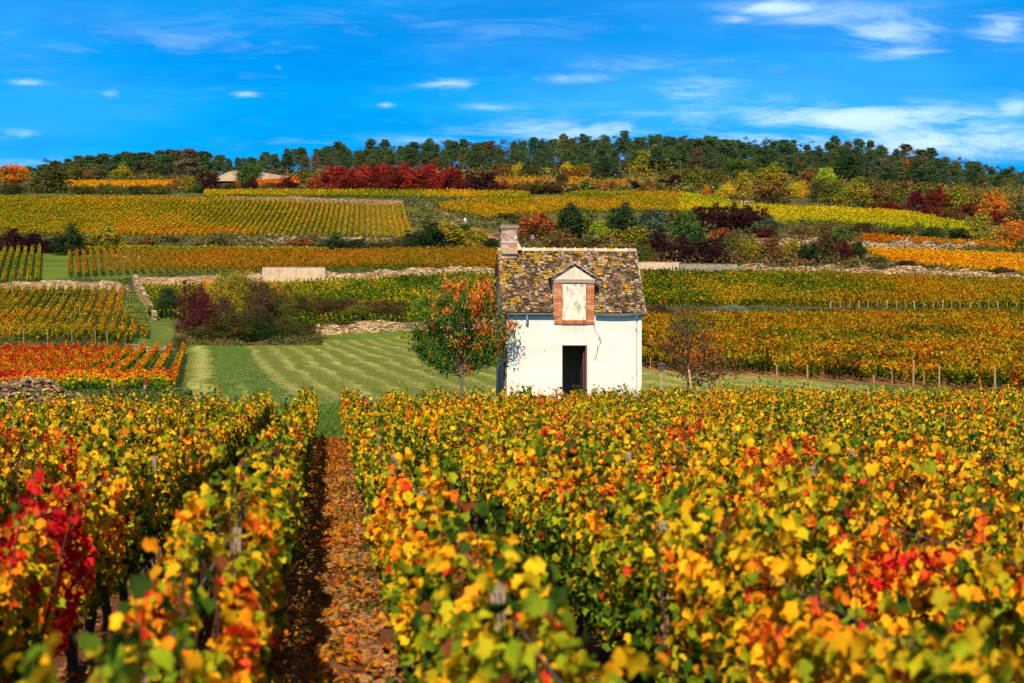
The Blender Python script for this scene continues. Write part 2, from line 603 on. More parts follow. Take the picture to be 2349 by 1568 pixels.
def ground_colour(x, y):
    u = UC + FPX * x / np.maximum(y, .5)
    n = vnoise(x / 3.0, y / 3.0, 21)
    n2 = vnoise(x / .7, y / .9, 22)
    n3 = vnoise(x / 14.0, y / 14.0, 23)
    dry = np.array([.15, .105, .045]); olive = np.array([.05, .072, .02]); brush = np.array([.075, .05, .028])
    t = np.clip(n * .7 + n3 * .6 - .2, 0, 1)[:, None]
    c = olive * (1 - t) + dry * t
    c = np.where((n3 > .6)[:, None], c * .6 + brush * .4, c)
    grass = np.array([.088, .140, .022]) * (.8 + .5 * n[:, None]) + np.array([.05, .03, .0]) * np.clip(n2 - .4, 0, 1)[:, None]
    soil = np.array([.14, .062, .024]) * (.75 + .5 * n2[:, None])
    tan = np.array([.30, .16, .055]) * (.8 + .4 * n2[:, None])

    def put(mask, col):
        nonlocal c
        c = np.where(mask[:, None], col, c)
    a = x - K_FG * y
    put(y < 205, grass)
    put((y < fg_end(a) - .3), soil)
    put((y > 205) & (y < 216) & (u > 1400), dry * .75 + olive * .3 + 0 * c)
    put((u > 1440) & (y > front_mr(u) - .8 - n * .8) & (y < 200), soil * 1.1 + tan * .35)
    put((u > 1440) & (y > front_mr(u) - 2.6 - n * 1.2) & (y < front_mr(u) + 3) & (u < 1800), tan)
    put((u < 430) & (y > 80) & (y < 205), grass * .8)
    put((u < 405) & (y > 88) & (y < 153), grass * .72)
    put((u < 290) & (y > 158) & (y < 232), grass * .5 + soil * .5)
    put((u > 285) & (u < 420) & (y > 158) & (y < 232), grass * .8 + olive * .4 + dry * .25 * n2[:, None])
    put((u > 420) & (u < 1440) & (y > 207) & (y < 237), grass * .6 + soil * .3)
    put((u > 1440) & (y > 214) & (y < 262), grass * .6 + soil * .4)
    put((u < 1200) & (y > 240) & (y < 288), grass * .6 + olive * .4)
    put((u < 170) & (y > 236) & (y < 291), grass * 1.1)
    put((u < 1010) & (y > 328) & (y < 410), grass * .62 + soil * .45)
    put((u < 1500) & (y > 412) & (y < 482), grass * .2 + olive * .6 + dry * .25)
    put((u > 1000) & (u < 2300) & (y > 346) & (y < 440), grass * .2 + tan * .15 + olive * .5 + dry * .15)
    put((u > 1900) & (y > 262) & (y < 330), grass * .4 + tan * .5)
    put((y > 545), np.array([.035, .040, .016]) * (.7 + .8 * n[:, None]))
    return c


def build_ground():
    ys = np.concatenate([[-400, -150, -60, -25, -8, -2], np.arange(0.5, 60, .6), np.arange(60, 330, .5), np.arange(330, 700, 2.0),
                         np.arange(700, 905, 12), [1000, 1500, 3000, 7000, 16000]])
    t = np.linspace(-1, 1, 620)
    s = t * (.36 + .64 * t ** 4)
    X = s[None, :] * (26 + np.abs(ys)[:, None] * .95)
    Y = np.repeat(ys[:, None], len(t), 1)
    x = X.ravel(); y = Y.ravel()
    z = ground_z(x, np.maximum(y, .5))
    z = np.where(y > 900, z - (y - 900) * .01, z)
    z = z + (vnoise(x / .35, y / .35, 31) - .5) * np.where((y > 0) & (y < 60), .05, 0)
    c = ground_colour(x, np.maximum(y, .5))
    nx = len(t); ny = len(ys)
    i = (np.arange(ny - 1)[:, None] * nx + np.arange(nx - 1)[None, :]).ravel()
    F = np.stack([i, i + 1, i + nx + 1, i + nx], 1)
    me = mesh_from('ground', np.stack([x, y, z], 1), F, c, smooth=True)
    o = obj('ground', me, M_ground)
    tag(o, 'hillside ground of soil, grass and scrub rising to a wooded ridge', 'ground', kind='structure')

    # mown field with its swathes
    ds = np.arange(58, 204.5, .45)
    us = np.linspace(0, 1, 330)
    uL = np.interp(ds, [58, 75, 90, 150, 180, 204], [560, 470, 428, 428, 425, 700])
    uR = np.interp(ds, [58, 75, 90, 125, 150, 204], [2300, 2200, 2180, 1470, 1400, 1300])
    far = 204 - 0 * ds
    U = uL[:, None] + (uR - uL)[:, None] * us[None, :]
    D = np.repeat(ds[:, None], len(us), 1)
    x = ((U - UC) / FPX * D).ravel(); y = D.ravel(); U = U.ravel()
    keep = (y < np.interp(U, [400, 430, 740, 930, 1500], [178, 181, 198, 204, 204])) & (y < np.where(U > 1440, front_mr(U) - 2.0, 999))
    z = ground_z(x, y) + .03
    aa = x + .158 * y + .012 * np.maximum(0, 130 - y) ** 1.0 * 0 + (vnoise(x / 9, y / 9, 41) - .5) * .35 + (vnoise(x / 1.1, y / 2.5, 46) - .5) * .55 + (vnoise(x / 3.0, y / 14, 47) - .5) * .6
    n = vnoise(x / .5, y / .9, 42); nn = vnoise(x / 5, y / 7, 43); nf = vnoise(x / .22, y / .4, 44)
    pale = np.array([.44, .43, .12]); gr = np.array([.155, .175, .022]); br = np.array([.18, .11, .04]); vivid = np.array([.075, .145, .014])
    st = .5 + .5 * np.cos((aa - 4.3) / 1.75 * 2 * pi)
    st = np.clip((st - .35) * 1.5 + (n - .5) * .9, 0, 1)
    patch = vnoise(x / 2.2, y / 3.5, 48)
    c = gr + (pale - gr) * (st * (.35 + .75 * nn) * (.45 + .8 * patch))[:, None]
    brm = np.clip((.18 - np.abs(((aa - 4.3) / 1.75 + .62) % 1 - .5)) * 5 + (n - .6), 0, 1)
    c = c * (1 - .55 * brm[:, None]) + br * .55 * brm[:, None]
    b1 = (aa < 4.0) & (aa > 1.0)
    cg = vivid * (.8 + .5 * n[:, None]) + (br - vivid) * np.clip(nf - .62, 0, 1)[:, None] * 1.2
    p2 = np.clip(1 - np.abs(aa - 2.3) / .35, 0, 1) * np.clip((110 - y) / 15, 0, 1) * n
    cg = cg + (pale - cg) * p2[:, None] * .7
    c = np.where(b1[:, None], cg, c)
    b2 = aa <= 1.0
    p3 = np.clip(1.25 - np.abs(aa - .25) / .6, 0, 1) * np.clip(.4 + n, 0, 1)
    cl = gr * .9 + (pale - gr) * p3[:, None]
    c = np.where(b2[:, None], cl, c)
    t = np.clip((y - 68) / 14 + (n - .5) * .8, 0, 1)[:, None]      # unmown strip by the vines
    t = np.where((U > 1450)[:, None], np.clip((y - 66) / 6, 0, 1)[:, None], t)
    lush = np.array([.07, .145, .016]) * (.75 + .6 * n[:, None])
    c = lush * (1 - t) + c * t
    c = np.where((U > 1450)[:, None] & (y > 70)[:, None], c * .75 + pale * .25 * (.5 + n[:, None]), c)
    nx = len(us); ny = len(ds)
    i = (np.arange(ny - 1)[:, None] * nx + np.arange(nx - 1)[None, :]).ravel()
    F = np.stack([i, i + 1, i + nx + 1, i + nx], 1)
    F = F[keep[F].all(1)]
    me = mesh_from('mown_field', np.stack([x, y, z], 1), F, c, smooth=True)
    o = obj('mown_field', me, M_field)
    tag(o, 'pale green mown meadow with curved swathes behind the little house', 'field', kind='structure')


build_ground()


def ribbon(name, pts, width, label, col, zoff=.05, mat=None, uv=True):
    P3 = []
    for (u, v) in pts:
        d = depth_at(u, v)
        P3.append(((u - UC) / FPX * d, d))
    xs = []; 
    for i in range(len(P3) - 1):
        for t in np.linspace(0, 1, 14, endpoint=False):
            xs.append((P3[i][0] * (1 - t) + P3[i + 1][0] * t, P3[i][1] * (1 - t) + P3[i + 1][1] * t))
    xs.append(P3[-1])
    V = []; F = []; C = []
    for i, (x, y) in enumerate(xs):
        j0 = max(0, i - 1); j1 = min(len(xs) - 1, i + 1)
        dx, dy = xs[j1][0] - xs[j0][0], xs[j1][1] - xs[j0][1]
        L = math.hypot(dx, dy) or 1
        px, py = -dy / L, dx / L
        for q in (-1, 0, 1):
            wv = width * (.8 + .4 * random.random()) * q / 2
            X, Y = x + px * wv, y + py * wv
            V.append((X, Y, gz(X, Y) + zoff)); C.append(tuple(c * (.8 + .4 * random.random()) for c in col))
    for i in range(len(xs) - 1):
        for k in range(2):
            F.append((i * 3 + k, i * 3 + k + 1, i * 3 + k + 4, i * 3 + k + 3))
    o = obj(name, mesh_from(name, V, F, np.array(C), smooth=True), mat or M_ground)
    tag(o, label, 'path', kind='structure')


ribbon('dirt_path', [(983, 470), (992, 480), (1010, 488), (1040, 500), (1062, 512), (1080, 524), (1105, 536), (1130, 548), (1150, 562)], 1.6,
       'ochre footpath winding down past the walker in blue', (.36, .19, .07), .12)
ribbon('dirt_path', [(1185, 530), (1150, 537), (1120, 541), (1095, 536)], 1.4,
       'short ochre footpath branching off to the right below the yellow vines', (.34, .15, .06), .14)

# ------------------------------------------------------------------ vineyards
n_rows = 0


def uof(x, y):
    return UC + FPX * x / y


def row_object(name, parts, label, group, parent_extra=None):
    global n_rows
    n_rows += 1
    V, F, C = cat(parts)
    o = empty(name, (0, 0, 0))
    f = obj('foliage', mesh_from('foliage', V, F, C), M_vine, o)
    tag(o, label, 'vine row', group)
    return o


def col_foreground(rid):
    def f(x, y, h, n):
        v = vnoise(y * .9, y * 0 + rid * 5.1, 8); pl = vnoise(y * .35 + 50, y * 0 + rid * 2.3, 9)
        a = .055 + .50 * h + .28 * (v - .5) + .26 * (pl - .5) + RS.normal(size=n) * .18
        # clusters of turned leaves
        cl = vnoise(y * 3.2, h * 3 + rid * 9.1, 10)
        a = a + np.clip(cl - .62, 0, 1) * 1.0 * (.4 + h)
        rc = vnoise(y * 2.2 + 9, h * 2.6 + rid * 4.7, 12)
        a = np.where((rc > .91) & (h > .45), a + .42, a)
        red = (vnoise(y * .8 + 77, y * 0 + rid * 11.0, 13) > .93)
        a = np.where(red, a + .5, a)
        a = np.where(RS.rand(n) < .010, 1.2, a)
        for (jj, ya, yb, add) in ((-2, 9.0, 10.7, .95), (0, 12.0, 13.4, .28), (3, 15.0, 16.4, .45), (-1, 7.6, 8.3, .3), (2, 8.0, 9.0, .3), (-3, 17, 19, .3)):
            if rid == jj + 40:
                a = np.where((y > ya) & (y < yb), a + add * np.minimum(1, np.minimum(y - ya, yb - y) * 2.5), a)
        c = autumn(np.maximum(a, 0.02), .34) * 1.2
        b_ = RS.rand(n) < .05
        return np.where(b_[:, None], np.array([[.13, .04, .01]]) * (.5 + RS.rand(n, 1)), c)
    return f


bark_cols = (.10, .075, .055)


def foreground_row(j):
    a = .03 + .5 + j + (.01 if j >= 0 else .05)
    ax = a
    end = float(fg_end(np.array([a]))[0]) + random.uniform(-.4, .4)
    mask = lambda x, y: (np.abs(x) < .30 * y + 3.0)
    # start distance: the row enters the widened field of view
    y0 = 1.5
    if a > .53: y0 = max(1.5, (a - 3.0) / (.30 + .093))
    if a < -.4: y0 = max(3.0, (-a - 3.0) / (.30 - .093))
    if y0 > end - 2: return
    cf = col_foreground(j + 40)
    parts = []
    for (s0, s1, dens, size, tm, lw) in ((1.5, 7.5, 800, .060, T_NEAR, .27), (7.5, 15, 900, .056, T_NEAR, .28), (15, 30, 940, .052, T_MID, .30), (30, 60, 700, .058, T_MID, .32)):
        b0, b1 = max(s0, y0), min(s1, end)
        if b1 > b0 + .2:
            if j == 0 and b0 < 4.3: b0 = 4.3
            if j == 1 and b0 < 3.6: b0 = 3.6
            parts.append(vine_leaves(ax, K_FG, b0, b1, dens, size, tm, cf, .97, (.15 if j == -1 else .13) if j < 0 else .16, mask, lw, j + 40))
    side = 'right' if j >= 0 else 'left'
    k = j + 1 if j >= 0 else -j
    if k == 1:
        lab = 'vine row of gold and green leaves bordering the stony alley on its %s' % side
    else:
        lab = 'gold and green foreground vine row, %s to the %s of the stony alley' % (ordw(k), side)
    # canes standing out of the foliage
    mb = MB()
    yv = max(y0, 4.6 if j in (0, 1) else 3.5)
    while yv < min(end, 30):
        x = ax + K_FG * yv + random.uniform(-.12, .12)
        if abs(x) < .27 * yv + .5:
            zb = gz(x, yv)
            h = random.uniform(.85, 1.2)
            l1 = Vector((random.uniform(-.08, .08), random.uniform(-.1, .1), 0))
            mb.tube([(x, yv, zb + .4), (x + l1.x, yv + l1.y, zb + .75), (x + 2 * l1.x, yv + 2 * l1.y, zb + h)], [.006, .005, .0025], 4, (.14, .06, .035), cap=False)
        yv += random.uniform(.12, .4)
    if mb.v:
        tri = [(f[0], f[k], f[k + 1]) for f in mb.f for k in range(1, len(f) - 1)]
        parts.append((np.array(mb.v), np.array(tri), np.array(mb.c)))
    o = row_object('vine_row', parts, lab, 'vine rows of the foreground vineyard')
    # trunks, canes and wires of the nearer part
    ymax = min(end, 26 if abs(a) < 6 else 16)
    n = 0
    yv = math.ceil(max(y0, 4.5))
    while yv < ymax and n < 26:
        yy = yv + random.uniform(-.15, .15)
        x = ax + K_FG * yy + random.uniform(-.03, .03)
        if abs(x) < .27 * yy + .6:
            zb = gz(x, yy)
            mb = MB()
            pts = [(x, yy, zb - .05)]
            q = Vector((x, yy, zb))
            for s in range(4):
                q = q + Vector((random.uniform(-.04, .04), random.uniform(-.05, .05), .11))
                pts.append(tuple(q))
            mb.tube(pts, [.04, .032, .036, .028, .034], 6, (.055, .042, .034))
            for s in (-1, 1):
                mb.tube([tuple(q), tuple(q + Vector((0, s * .2, .05))), tuple(q + Vector((0, s * .42, .03)))], [.02, .014, .01], 5, (.07, .045, .03))
            mb.build('vine_trunk', M_bark, o)
            n += 1
        yv += 1
    for hz in (.55, .98):
        mb = MB()
        pts = []
        yq = max(y0, 3.0)
        while yq < end:
            x = ax + K_FG * yq
            pts.append((x, yq, gz(x, yq) + hz + random.uniform(-.01, .01)))
            yq += 2.5
        if len(pts) > 1:
            mb.tube(pts, .0022, 3, (.4, .4, .4), cap=False)
            mb.build('wire', M_metal, o)
    yq = 6.5 + (j * 2.7) % 5
    cnt = 0
    while yq < min(end, 40) and cnt < 6:
        x = ax + K_FG * yq
        if abs(x) < .26 * yq + .4:
            mb = MB()
            mb.tube([(x, yq, gz(x, yq) - .1), (x + .02, yq, gz(x, yq) + 1.0)], [.032, .028], 6, (.30, .22, .15))
            mb.build('post', M_wood, o)
            cnt += 1
        yq += 5


for j in range(-12, 21):
    foreground_row(j)


def mix_col(mean, spread, scale=.25, amp=.5, seed=50, hfw=.2, redp=0.0, redamp=.5, jit=.25, tint=(1, 1, 1)):
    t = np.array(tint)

    def f(x, y, h, n):
        nz = vnoise(x * scale, y * scale * .6, seed); n2 = vnoise(x * scale * 4, y * scale * 3, seed + 1)
        a = mean + amp * (nz - .5) + amp * .5 * (n2 - .5) + hfw * (h - .5) + RS.normal(size=n) * spread
        if redp:
            r = vnoise(x * 1.3, y * 1.0, seed + 2)
            a = np.where(r > 1 - redp, a + redamp, a)
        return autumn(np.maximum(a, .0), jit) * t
    return f


def field_rows(k, a0, a1, step, y0, y1, dens, size, colf, mask, top=1.0, half=.25, low=.2, tm=T_FAR, individual=None, stuff=None, jitter=.0):
    parts_all = []
    i = 0
    aa = a0
    while (aa <= a1 if step > 0 else aa >= a1):
        i += 1
        p = vine_leaves(aa + random.uniform(-jitter, jitter), k, y0, y1, dens, size, tm, colf, top, half, mask, low, i)
        if p is not None and len(p[0]) > 60:
            if individual:
                name, fmt, grp = individual
                row_object(name, [p], fmt % ordw(i), grp)
            else:
                parts_all.append(p)
        else:
            i -= 1
        aa += step
    if stuff and parts_all:
        name, label, category = stuff
        V, F, C = cat(parts_all)
        o = obj(name, mesh_from(name, V, F, C), M_vine)
        tag(o, label, category, kind='stuff')


def rowmask(umin, umax, front=None, back=None):
    def m(x, y):
        u = uof(x, y)
        ok = (u > umin) & (u < umax)
        if front is not None: ok &= y > front(u)
        if back is not None: ok &= y < back(u)
        return ok
    return m


# the block with red rows, left
def red_col(x, y, h, n):
    a_ = x + .156 * y
    base = np.interp(a_, [-20, -12, -8, -5, -3, -1], [.98, .94, .85, .76, .72, .70])
    nz = vnoise(x * .3, y * .22, 61); n2 = vnoise(x * 1.2, y * .9, 62)
    a = base + .5 * (nz - .5) + .4 * (n2 - .5) + 1.25 * (h - .72) + RS.normal(size=n) * .12 + np.clip((y - 120) / 60, 0, 1) * .12  # leaves turn darker green low down to paint shade into the row gaps
    return autumn(np.clip(a, .08, 1.3), .22)


field_rows(-.156, -1.34, -21.5, -1.0, 90.5, 152, 115, .090, red_col, rowmask(-260, 440), top=.86, half=.08, low=.22, tm=T_MID,
           individual=('vine_row', 'slanting red and orange vine row, %s from the meadow edge', 'red and orange vine rows beside the meadow'))


def cross_row(name, p0, p1, dens, size, colf, label, group, top=1.0, half=.25, tm=T_FAR, low=.2, individual=True):
    """a row running across the slope, from p0=(u,d) to p1=(u,d)"""
    x0, x1 = (p0[0] - UC) / FPX * p0[1], (p1[0] - UC) / FPX * p1[1]
    # build along the x direction by swapping axes
    L = math.hypot(x1 - x0, p1[1] - p0[1])
    n = int(L * dens)
    t = RS.rand(n)
    xc = x0 + (x1 - x0) * t; yc = p0[1] + (p1[1] - p0[1]) * t
    r1 = vnoise(xc * 1.1, yc * .3, 71); r2 = vnoise(xc * 4.3, yc * .3, 72)
    ht = top * (.9 + .16 * r1 + .22 * np.maximum(0, r2 - .55) * 2)
    h = low + (ht - low) * RS.rand(n) ** .75
    hf = (h - low) / (ht - low)
    s = np.where(RS.rand(n) < .6, -1.0, 1.0)
    wv = s * half * np.sqrt(RS.rand(n) * .75 + .25)
    x = xc; y = yc + wv
    N = rn(n) * .55; N[:, 1] += s * .8; N[:, 2] += .3 + .5 * hf ** 2
    T = rn(n) * .5; T[:, 2] -= .9
    Pp = np.stack([x, y, ground_z(x, y) + h], 1)
    row_object(name, [leaves(Pp, N, T, size * (.65 + .7 * RS.rand(n)), colf(xc, yc, hf, n), tm)], label, group)


cross_row('vine_row', (-120, 89), (392, 88), 330, .14, lambda x, y, h, n: red_col(x, y, h, n) * np.array([.9, 1, 1]),
          'orange and green vine row across the front of the red rows, behind the stone heap', 'red and orange vine rows beside the meadow', top=1.15, tm=T_MID)

# lower-left terrace block
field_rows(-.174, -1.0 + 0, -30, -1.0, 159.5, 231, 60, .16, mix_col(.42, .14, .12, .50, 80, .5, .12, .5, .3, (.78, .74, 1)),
           rowmask(-200, 345, None, None) if False else (lambda x, y: (uof(x, y) > -200) & (uof(x, y) < np.interp(y, [159, 164, 180, 188, 192, 204, 212, 232], [295, 300, 322, 338, 335, 290, 278, 282]))),
           individual=('vine_row', 'ochre and green vine row on the low left terrace, %s from the grass lane', 'vine rows of the low left terrace'), half=.20)
# middle vineyard below the long wall
field_rows(-.2, -1, 46, 1.0, 206.5, 237, 60, .22, mix_col(.32, .10, .10, .42, 90, .3, .05, .6),
           lambda x, y: (uof(x, y) > 340) & (uof(x, y) < 1180) & (y < np.interp(uof(x, y), [340, 1150], [232, 236])), half=.3,
           stuff=('vineyard', 'green and yellow vineyard between the long pale wall and the dark hedge', 'vineyard'))
# third terrace, ochre rows that fan out, their hedge behind
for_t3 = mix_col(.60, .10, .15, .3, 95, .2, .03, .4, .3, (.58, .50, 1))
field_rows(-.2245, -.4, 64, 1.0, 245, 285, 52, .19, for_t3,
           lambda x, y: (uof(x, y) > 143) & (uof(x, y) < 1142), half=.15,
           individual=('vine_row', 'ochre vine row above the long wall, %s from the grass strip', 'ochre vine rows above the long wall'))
cross_row('vine_row', (172, 288.3), (752, 288.3), 75, .24, mix_col(.33, .1, .2, .2, 97, .2, 0), 'long green vine row across the top of the ochre rows', 'ochre vine rows above the long wall', top=1.1)
field_rows(-.2325, -1.4, -7.6, -1.0, 236.5, 288, 90, .17, mix_col(.36, .10, .2, .2, 99, .3, 0, 0, .25, (.8, .8, 1)),
           lambda x, y: uof(x, y) > -60, half=.15,
           individual=('vine_row', 'tall green vine row at the left edge, %s from the grass strip', 'tall green vine rows at the left edge'))
# the big striped hillside vineyard
big_right = lambda y: np.interp(y, [330, 345, 358, 374, 385, 409], [966, 968, 985, 1006, 990, 948])
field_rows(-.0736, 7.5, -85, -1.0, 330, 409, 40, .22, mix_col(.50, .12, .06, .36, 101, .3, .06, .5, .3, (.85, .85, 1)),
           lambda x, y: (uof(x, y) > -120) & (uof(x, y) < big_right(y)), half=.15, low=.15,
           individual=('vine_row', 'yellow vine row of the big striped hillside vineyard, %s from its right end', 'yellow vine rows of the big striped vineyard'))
field_rows(-.05, -75, 28, 1.0, 431, 455, 24, .28, mix_col(.42, .10, .08, .25, 105, .3, 0),
           lambda x, y: (uof(x, y) > 470) & (uof(x, y) < 1212), half=.28, low=.1,
           stuff=('vineyard', 'narrow green vineyard strip below the red bushes', 'vineyard'))
field_rows(-.05, -130, -60, 1.3, 486, 532, 22, .34, mix_col(.72, .08, .05, .2, 107, .2, 0),
           lambda x, y: (uof(x, y) > 150) & (uof(x, y) < 545), half=.34, low=.1,
           stuff=('vineyard', 'thin golden vineyard strip in front of the gravel mound and wood', 'vineyard'))
field_rows(-.05, -68, -30, 1.3, 490, 560, 14, .34, mix_col(.95, .10, .05, .3, 109, .2, 0),
           lambda x, y: (uof(x, y) > 540) & (uof(x, y) < 750) & (y > np.interp(uof(x, y), [540, 600, 750], [488, 500, 520])), half=.34, low=.1,
           stuff=('vineyard', 'orange red vineyard strip at the foot of the gravel mound', 'vineyard'))
ctr_front = curve([(1008, 484), (1060, 495), (1134, 508), (1150, 500), (1267, 493), (1352, 490), (1466, 489), (1585, 492), (1640, 505), (1765, 517), (1994, 523), (2096, 530), (2207, 535), (2240, 536)], 330)
ctr_back = curve([(1008, 474), (1064, 466), (1200, 465), (1284, 458), (1321, 448), (1555, 448), (1656, 465), (1707, 478), (1792, 481), (1927, 486), (2062, 490), (2130, 503), (2214, 520), (2240, 533)], 330)


def ctr_col(x, y, h, n):
    u = uof(x, y)
    f1 = mix_col(.46, .09, .06, .28, 111, .3, 0)(x, y, h, n) * np.array([.8, .8, 1.0])
    f2 = mix_col(.47, .07, .08, .20, 112, .3, 0)(x, y, h, n) * np.array([.95, 1.2, 1.0])
    return np.where((u > 1560)[:, None], f2, f1)


field_rows(-.05, 0, 105, 1.0, 335, 470, 26, .28, ctr_col,
           lambda x, y: (uof(x, y) > 1006) & (uof(x, y) < 2238) & (y > ctr_front(uof(x, y))) & (y < ctr_back(uof(x, y))), half=.3, low=.1,
           stuff=('vineyard', 'bright yellow green vineyard curving across the right hillside', 'vineyard'))
ty_front = curve([(1148, 424), (1176, 431), (1300, 431), (1436, 432), (1520, 426)], 455)
ty_back = curve([(1148, 414), (1300, 413), (1436, 414), (1520, 414)], 455)
field_rows(-.05, 15, 70, 1.3, 470, 580, 20, .36, mix_col(.70, .06, .05, .15, 115, .2, 0),
           lambda x, y: (uof(x, y) > 1120) & (uof(x, y) < 1500) & (y > ty_front(uof(x, y))) & (y < ty_back(uof(x, y))), half=.36, low=.1,
           stuff=('vineyard', 'golden vineyard strip below the middle of the wood, right of the red bushes', 'vineyard'))
field_rows(-.05, 138, 190, 1.3, 486, 540, 20, .36, mix_col(.82, .07, .05, .2, 117, .2, 0),
           lambda x, y: (uof(x, y) > 2225) & (uof(x, y) < 2500), half=.36, low=.1,
           stuff=('vineyard', 'orange vineyard strip at the far right below the wood', 'vineyard'))
field_rows(-.05, 55, 130, .9, 317, 327, 45, .25, mix_col(.80, .10, .1, .3, 119, .2, 0, 0, .3, (.75, .7, 1)),
           lambda x, y: (uof(x, y) > 1975) & (uof(x, y) < 2600), half=.4, low=.1,
           stuff=('vineyard', 'narrow orange vine strip above the pale ruined wall on the right', 'vineyard'))
yl = lambda y: np.interp(y, [267, 275, 285, 310], [2190, 2090, 2035, 1978])
field_rows(-.05, 45, 125, 1.0, 266, 305, 44, .25, mix_col(.68, .07, .07, .22, 121, .25, .04, .3),
           lambda x, y: (uof(x, y) > yl(y)) & (uof(x, y) < 2600), half=.4, low=.1,
           stuff=('vineyard', 'bright golden vineyard at the right edge between two ruined walls', 'vineyard'))


def ur_col(x, y, h, n):
    u = uof(x, y)
    f = mix_col(.27, .12, .12, .45, 123, .3, .10, .55)
    c = f(x, y, h, n) * .78
    c2 = mix_col(.44, .15, .12, .5, 124, .3, .12, .55)(x, y, h, n) * .66
    t = np.clip((u - 1850) / 400 + (vnoise(x / 6, y / 6, 125) - .5), 0, 1)[:, None]
    t = np.maximum(t, np.clip((222 - y) / 8, 0, 1)[:, None] * (u > 1700)[:, None] * .7)
    return c * (1 - t) + c2 * t


field_rows(-.05, 22, 95, 1.0, 214, 266, 62, .22, ur_col,
           lambda x, y: (uof(x, y) > 1400) & (uof(x, y) < 2560) & (y < np.interp(uof(x, y), [1400, 1500, 1900, 2349, 2600], [242.5, 243, 251, 256, 257])), half=.32, low=.15,
           stuff=('vineyard', 'green, yellow and red vineyard below the ruined wall, right of the house', 'vineyard'))


def mr_col(x, y, h, n):
    a = .43 + .5 * (vnoise(x * .35, y * .18, 131) - .5) + .35 * (vnoise(x * 1.4, y * .8, 132) - .5) + .38 * (h - .5) + RS.normal(size=n) * .15
    r = vnoise(x * 1.1, y * .8, 133)
    a = np.where(r > .84, a + .45, a)
    br = vnoise(x * .9 + 40, y * .7, 139)
    a = np.where((y < front_mr(uof(x, y)) + 3) & (h < .75), a - .12, a)
    c = autumn(np.maximum(a, .05), .32) * .76
    return np.where((br > .66)[:, None], c * np.array([.55, .40, .7]), c)


field_rows(-.07, 14, 71, 1.0, 84, 199, 110, .145, mr_col,
           lambda x, y: (uof(x, y) > 1400) & (uof(x, y) < 2640) & (y > front_mr(uof(x, y))), half=.27, low=.15, tm=T_MID,
           individual=('vine_row', 'mixed autumn vine row right of the house, %s from the house side', 'vine rows of the vineyard right of the house'))

# ------------------------------------------------------------------ the little house
def plaster_material():
    m, g = new_mat('lime_plaster')
    at_ = g.n('ShaderNodeAttribute', attribute_name='Col')
    tc = g.n('ShaderNodeTexCoord')
    sp = g.n('ShaderNodeSeparateXYZ'); g.put(sp.inputs[0], tc.outputs['Object'])
    X, Y, Z = sp.outputs
    n1 = g.noise(tc.outputs['Object'], 1.3, 6, .6)
    n2 = g.noise(tc.outputs['Object'], 6.0, 5, .6)
    n3 = g.noise(g.comb(g.m('MULTIPLY', X, 14), g.m('MULTIPLY', Y, 14), g.m('MULTIPLY', Z, 1.1)), 1.0, 4, .6)
    c = g.mix(g.smooth(n1, .42, .68, 0, .5), at_.outputs['Color'], (.54, .45, .36))
    c = g.mix(g.smooth(n2, .50, .75, 0, .45), c, (.40, .33, .27))
    # rust-brown run-off under the hatch, damp foot
    under = g.m('MULTIPLY', g.m('MULTIPLY', g.smooth(Z, 2.25, 2.85), g.smooth(X, 1.8, 2.0)), g.smooth(X, 2.6, 2.9, 1, 0))
    c = g.mix(g.m('MULTIPLY', under, g.smooth(n3, .38, .62, 0, .7)), c, (.50, .35, .20))
    foot = g.m('MULTIPLY', g.smooth(Z, 1.3, .1, 0, 1), g.smooth(n2, .35, .65))
    c = g.mix(g.m('MULTIPLY', foot, .35), c, (.60, .47, .36))
    eave = g.m('MULTIPLY', g.smooth(Z, 2.8, 3.25, 0, 1), g.smooth(n3, .45, .7))
    c = g.mix(g.m('MULTIPLY', eave, .4), c, (.55, .47, .40))
    p = g.n('ShaderNodeBsdfPrincipled')
    p.inputs['Roughness'].default_value = .9
    p.inputs['Specular IOR Level'].default_value = .15
    g.put(p.inputs['Base Color'], c)
    b = g.n('ShaderNodeBump'); b.inputs['Strength'].default_value = .35; b.inputs['Distance'].default_value = .03
    g.put(b.inputs['Height'], n2); g.put(p.inputs['Normal'], b.outputs[0])
    o = g.n('ShaderNodeOutputMaterial'); g.put(o.inputs[0], p.outputs[0])
    return m


def stained_material(name, base, stain, sx=16, sz=1.4, lo=.42, hi=.62, amt=.9, chips=None):
    """vertically streaked old surface"""
    m, g = new_mat(name)
    tc = g.n('ShaderNodeTexCoord')
    sp = g.n('ShaderNodeSeparateXYZ'); g.put(sp.inputs[0], tc.outputs['Object'])
    X, Y, Z = sp.outputs
    n3 = g.noise(g.comb(g.m('MULTIPLY', X, sx), g.m('MULTIPLY', Y, sx * .5), g.m('MULTIPLY', Z, sz)), 1.0, 5, .65)
    n2 = g.noise(tc.outputs['Object'], 5.0, 5, .65)
    c = g.mix(g.smooth(g.m('ADD', g.m('MULTIPLY', n3, .65), g.m('MULTIPLY', n2, .35)), lo, hi, 0, amt), base, stain)
    if chips:
        n4 = g.noise(tc.outputs['Object'], 11.0, 4, .6)
        c = g.mix(g.smooth(n4, .66, .70), c, chips)
    p = g.n('ShaderNodeBsdfPrincipled')
    p.inputs['Roughness'].default_value = .9
    p.inputs['Specular IOR Level'].default_value = .15
    g.put(p.inputs['Base Color'], c)
    b = g.n('ShaderNodeBump'); b.inputs['Strength'].default_value = .4; b.inputs['Distance'].default_value = .02
    g.put(b.inputs['Height'], n3); g.put(p.inputs['Normal'], b.outputs[0])
    o = g.n('ShaderNodeOutputMaterial'); g.put(o.inputs[0], p.outputs[0])
    return m


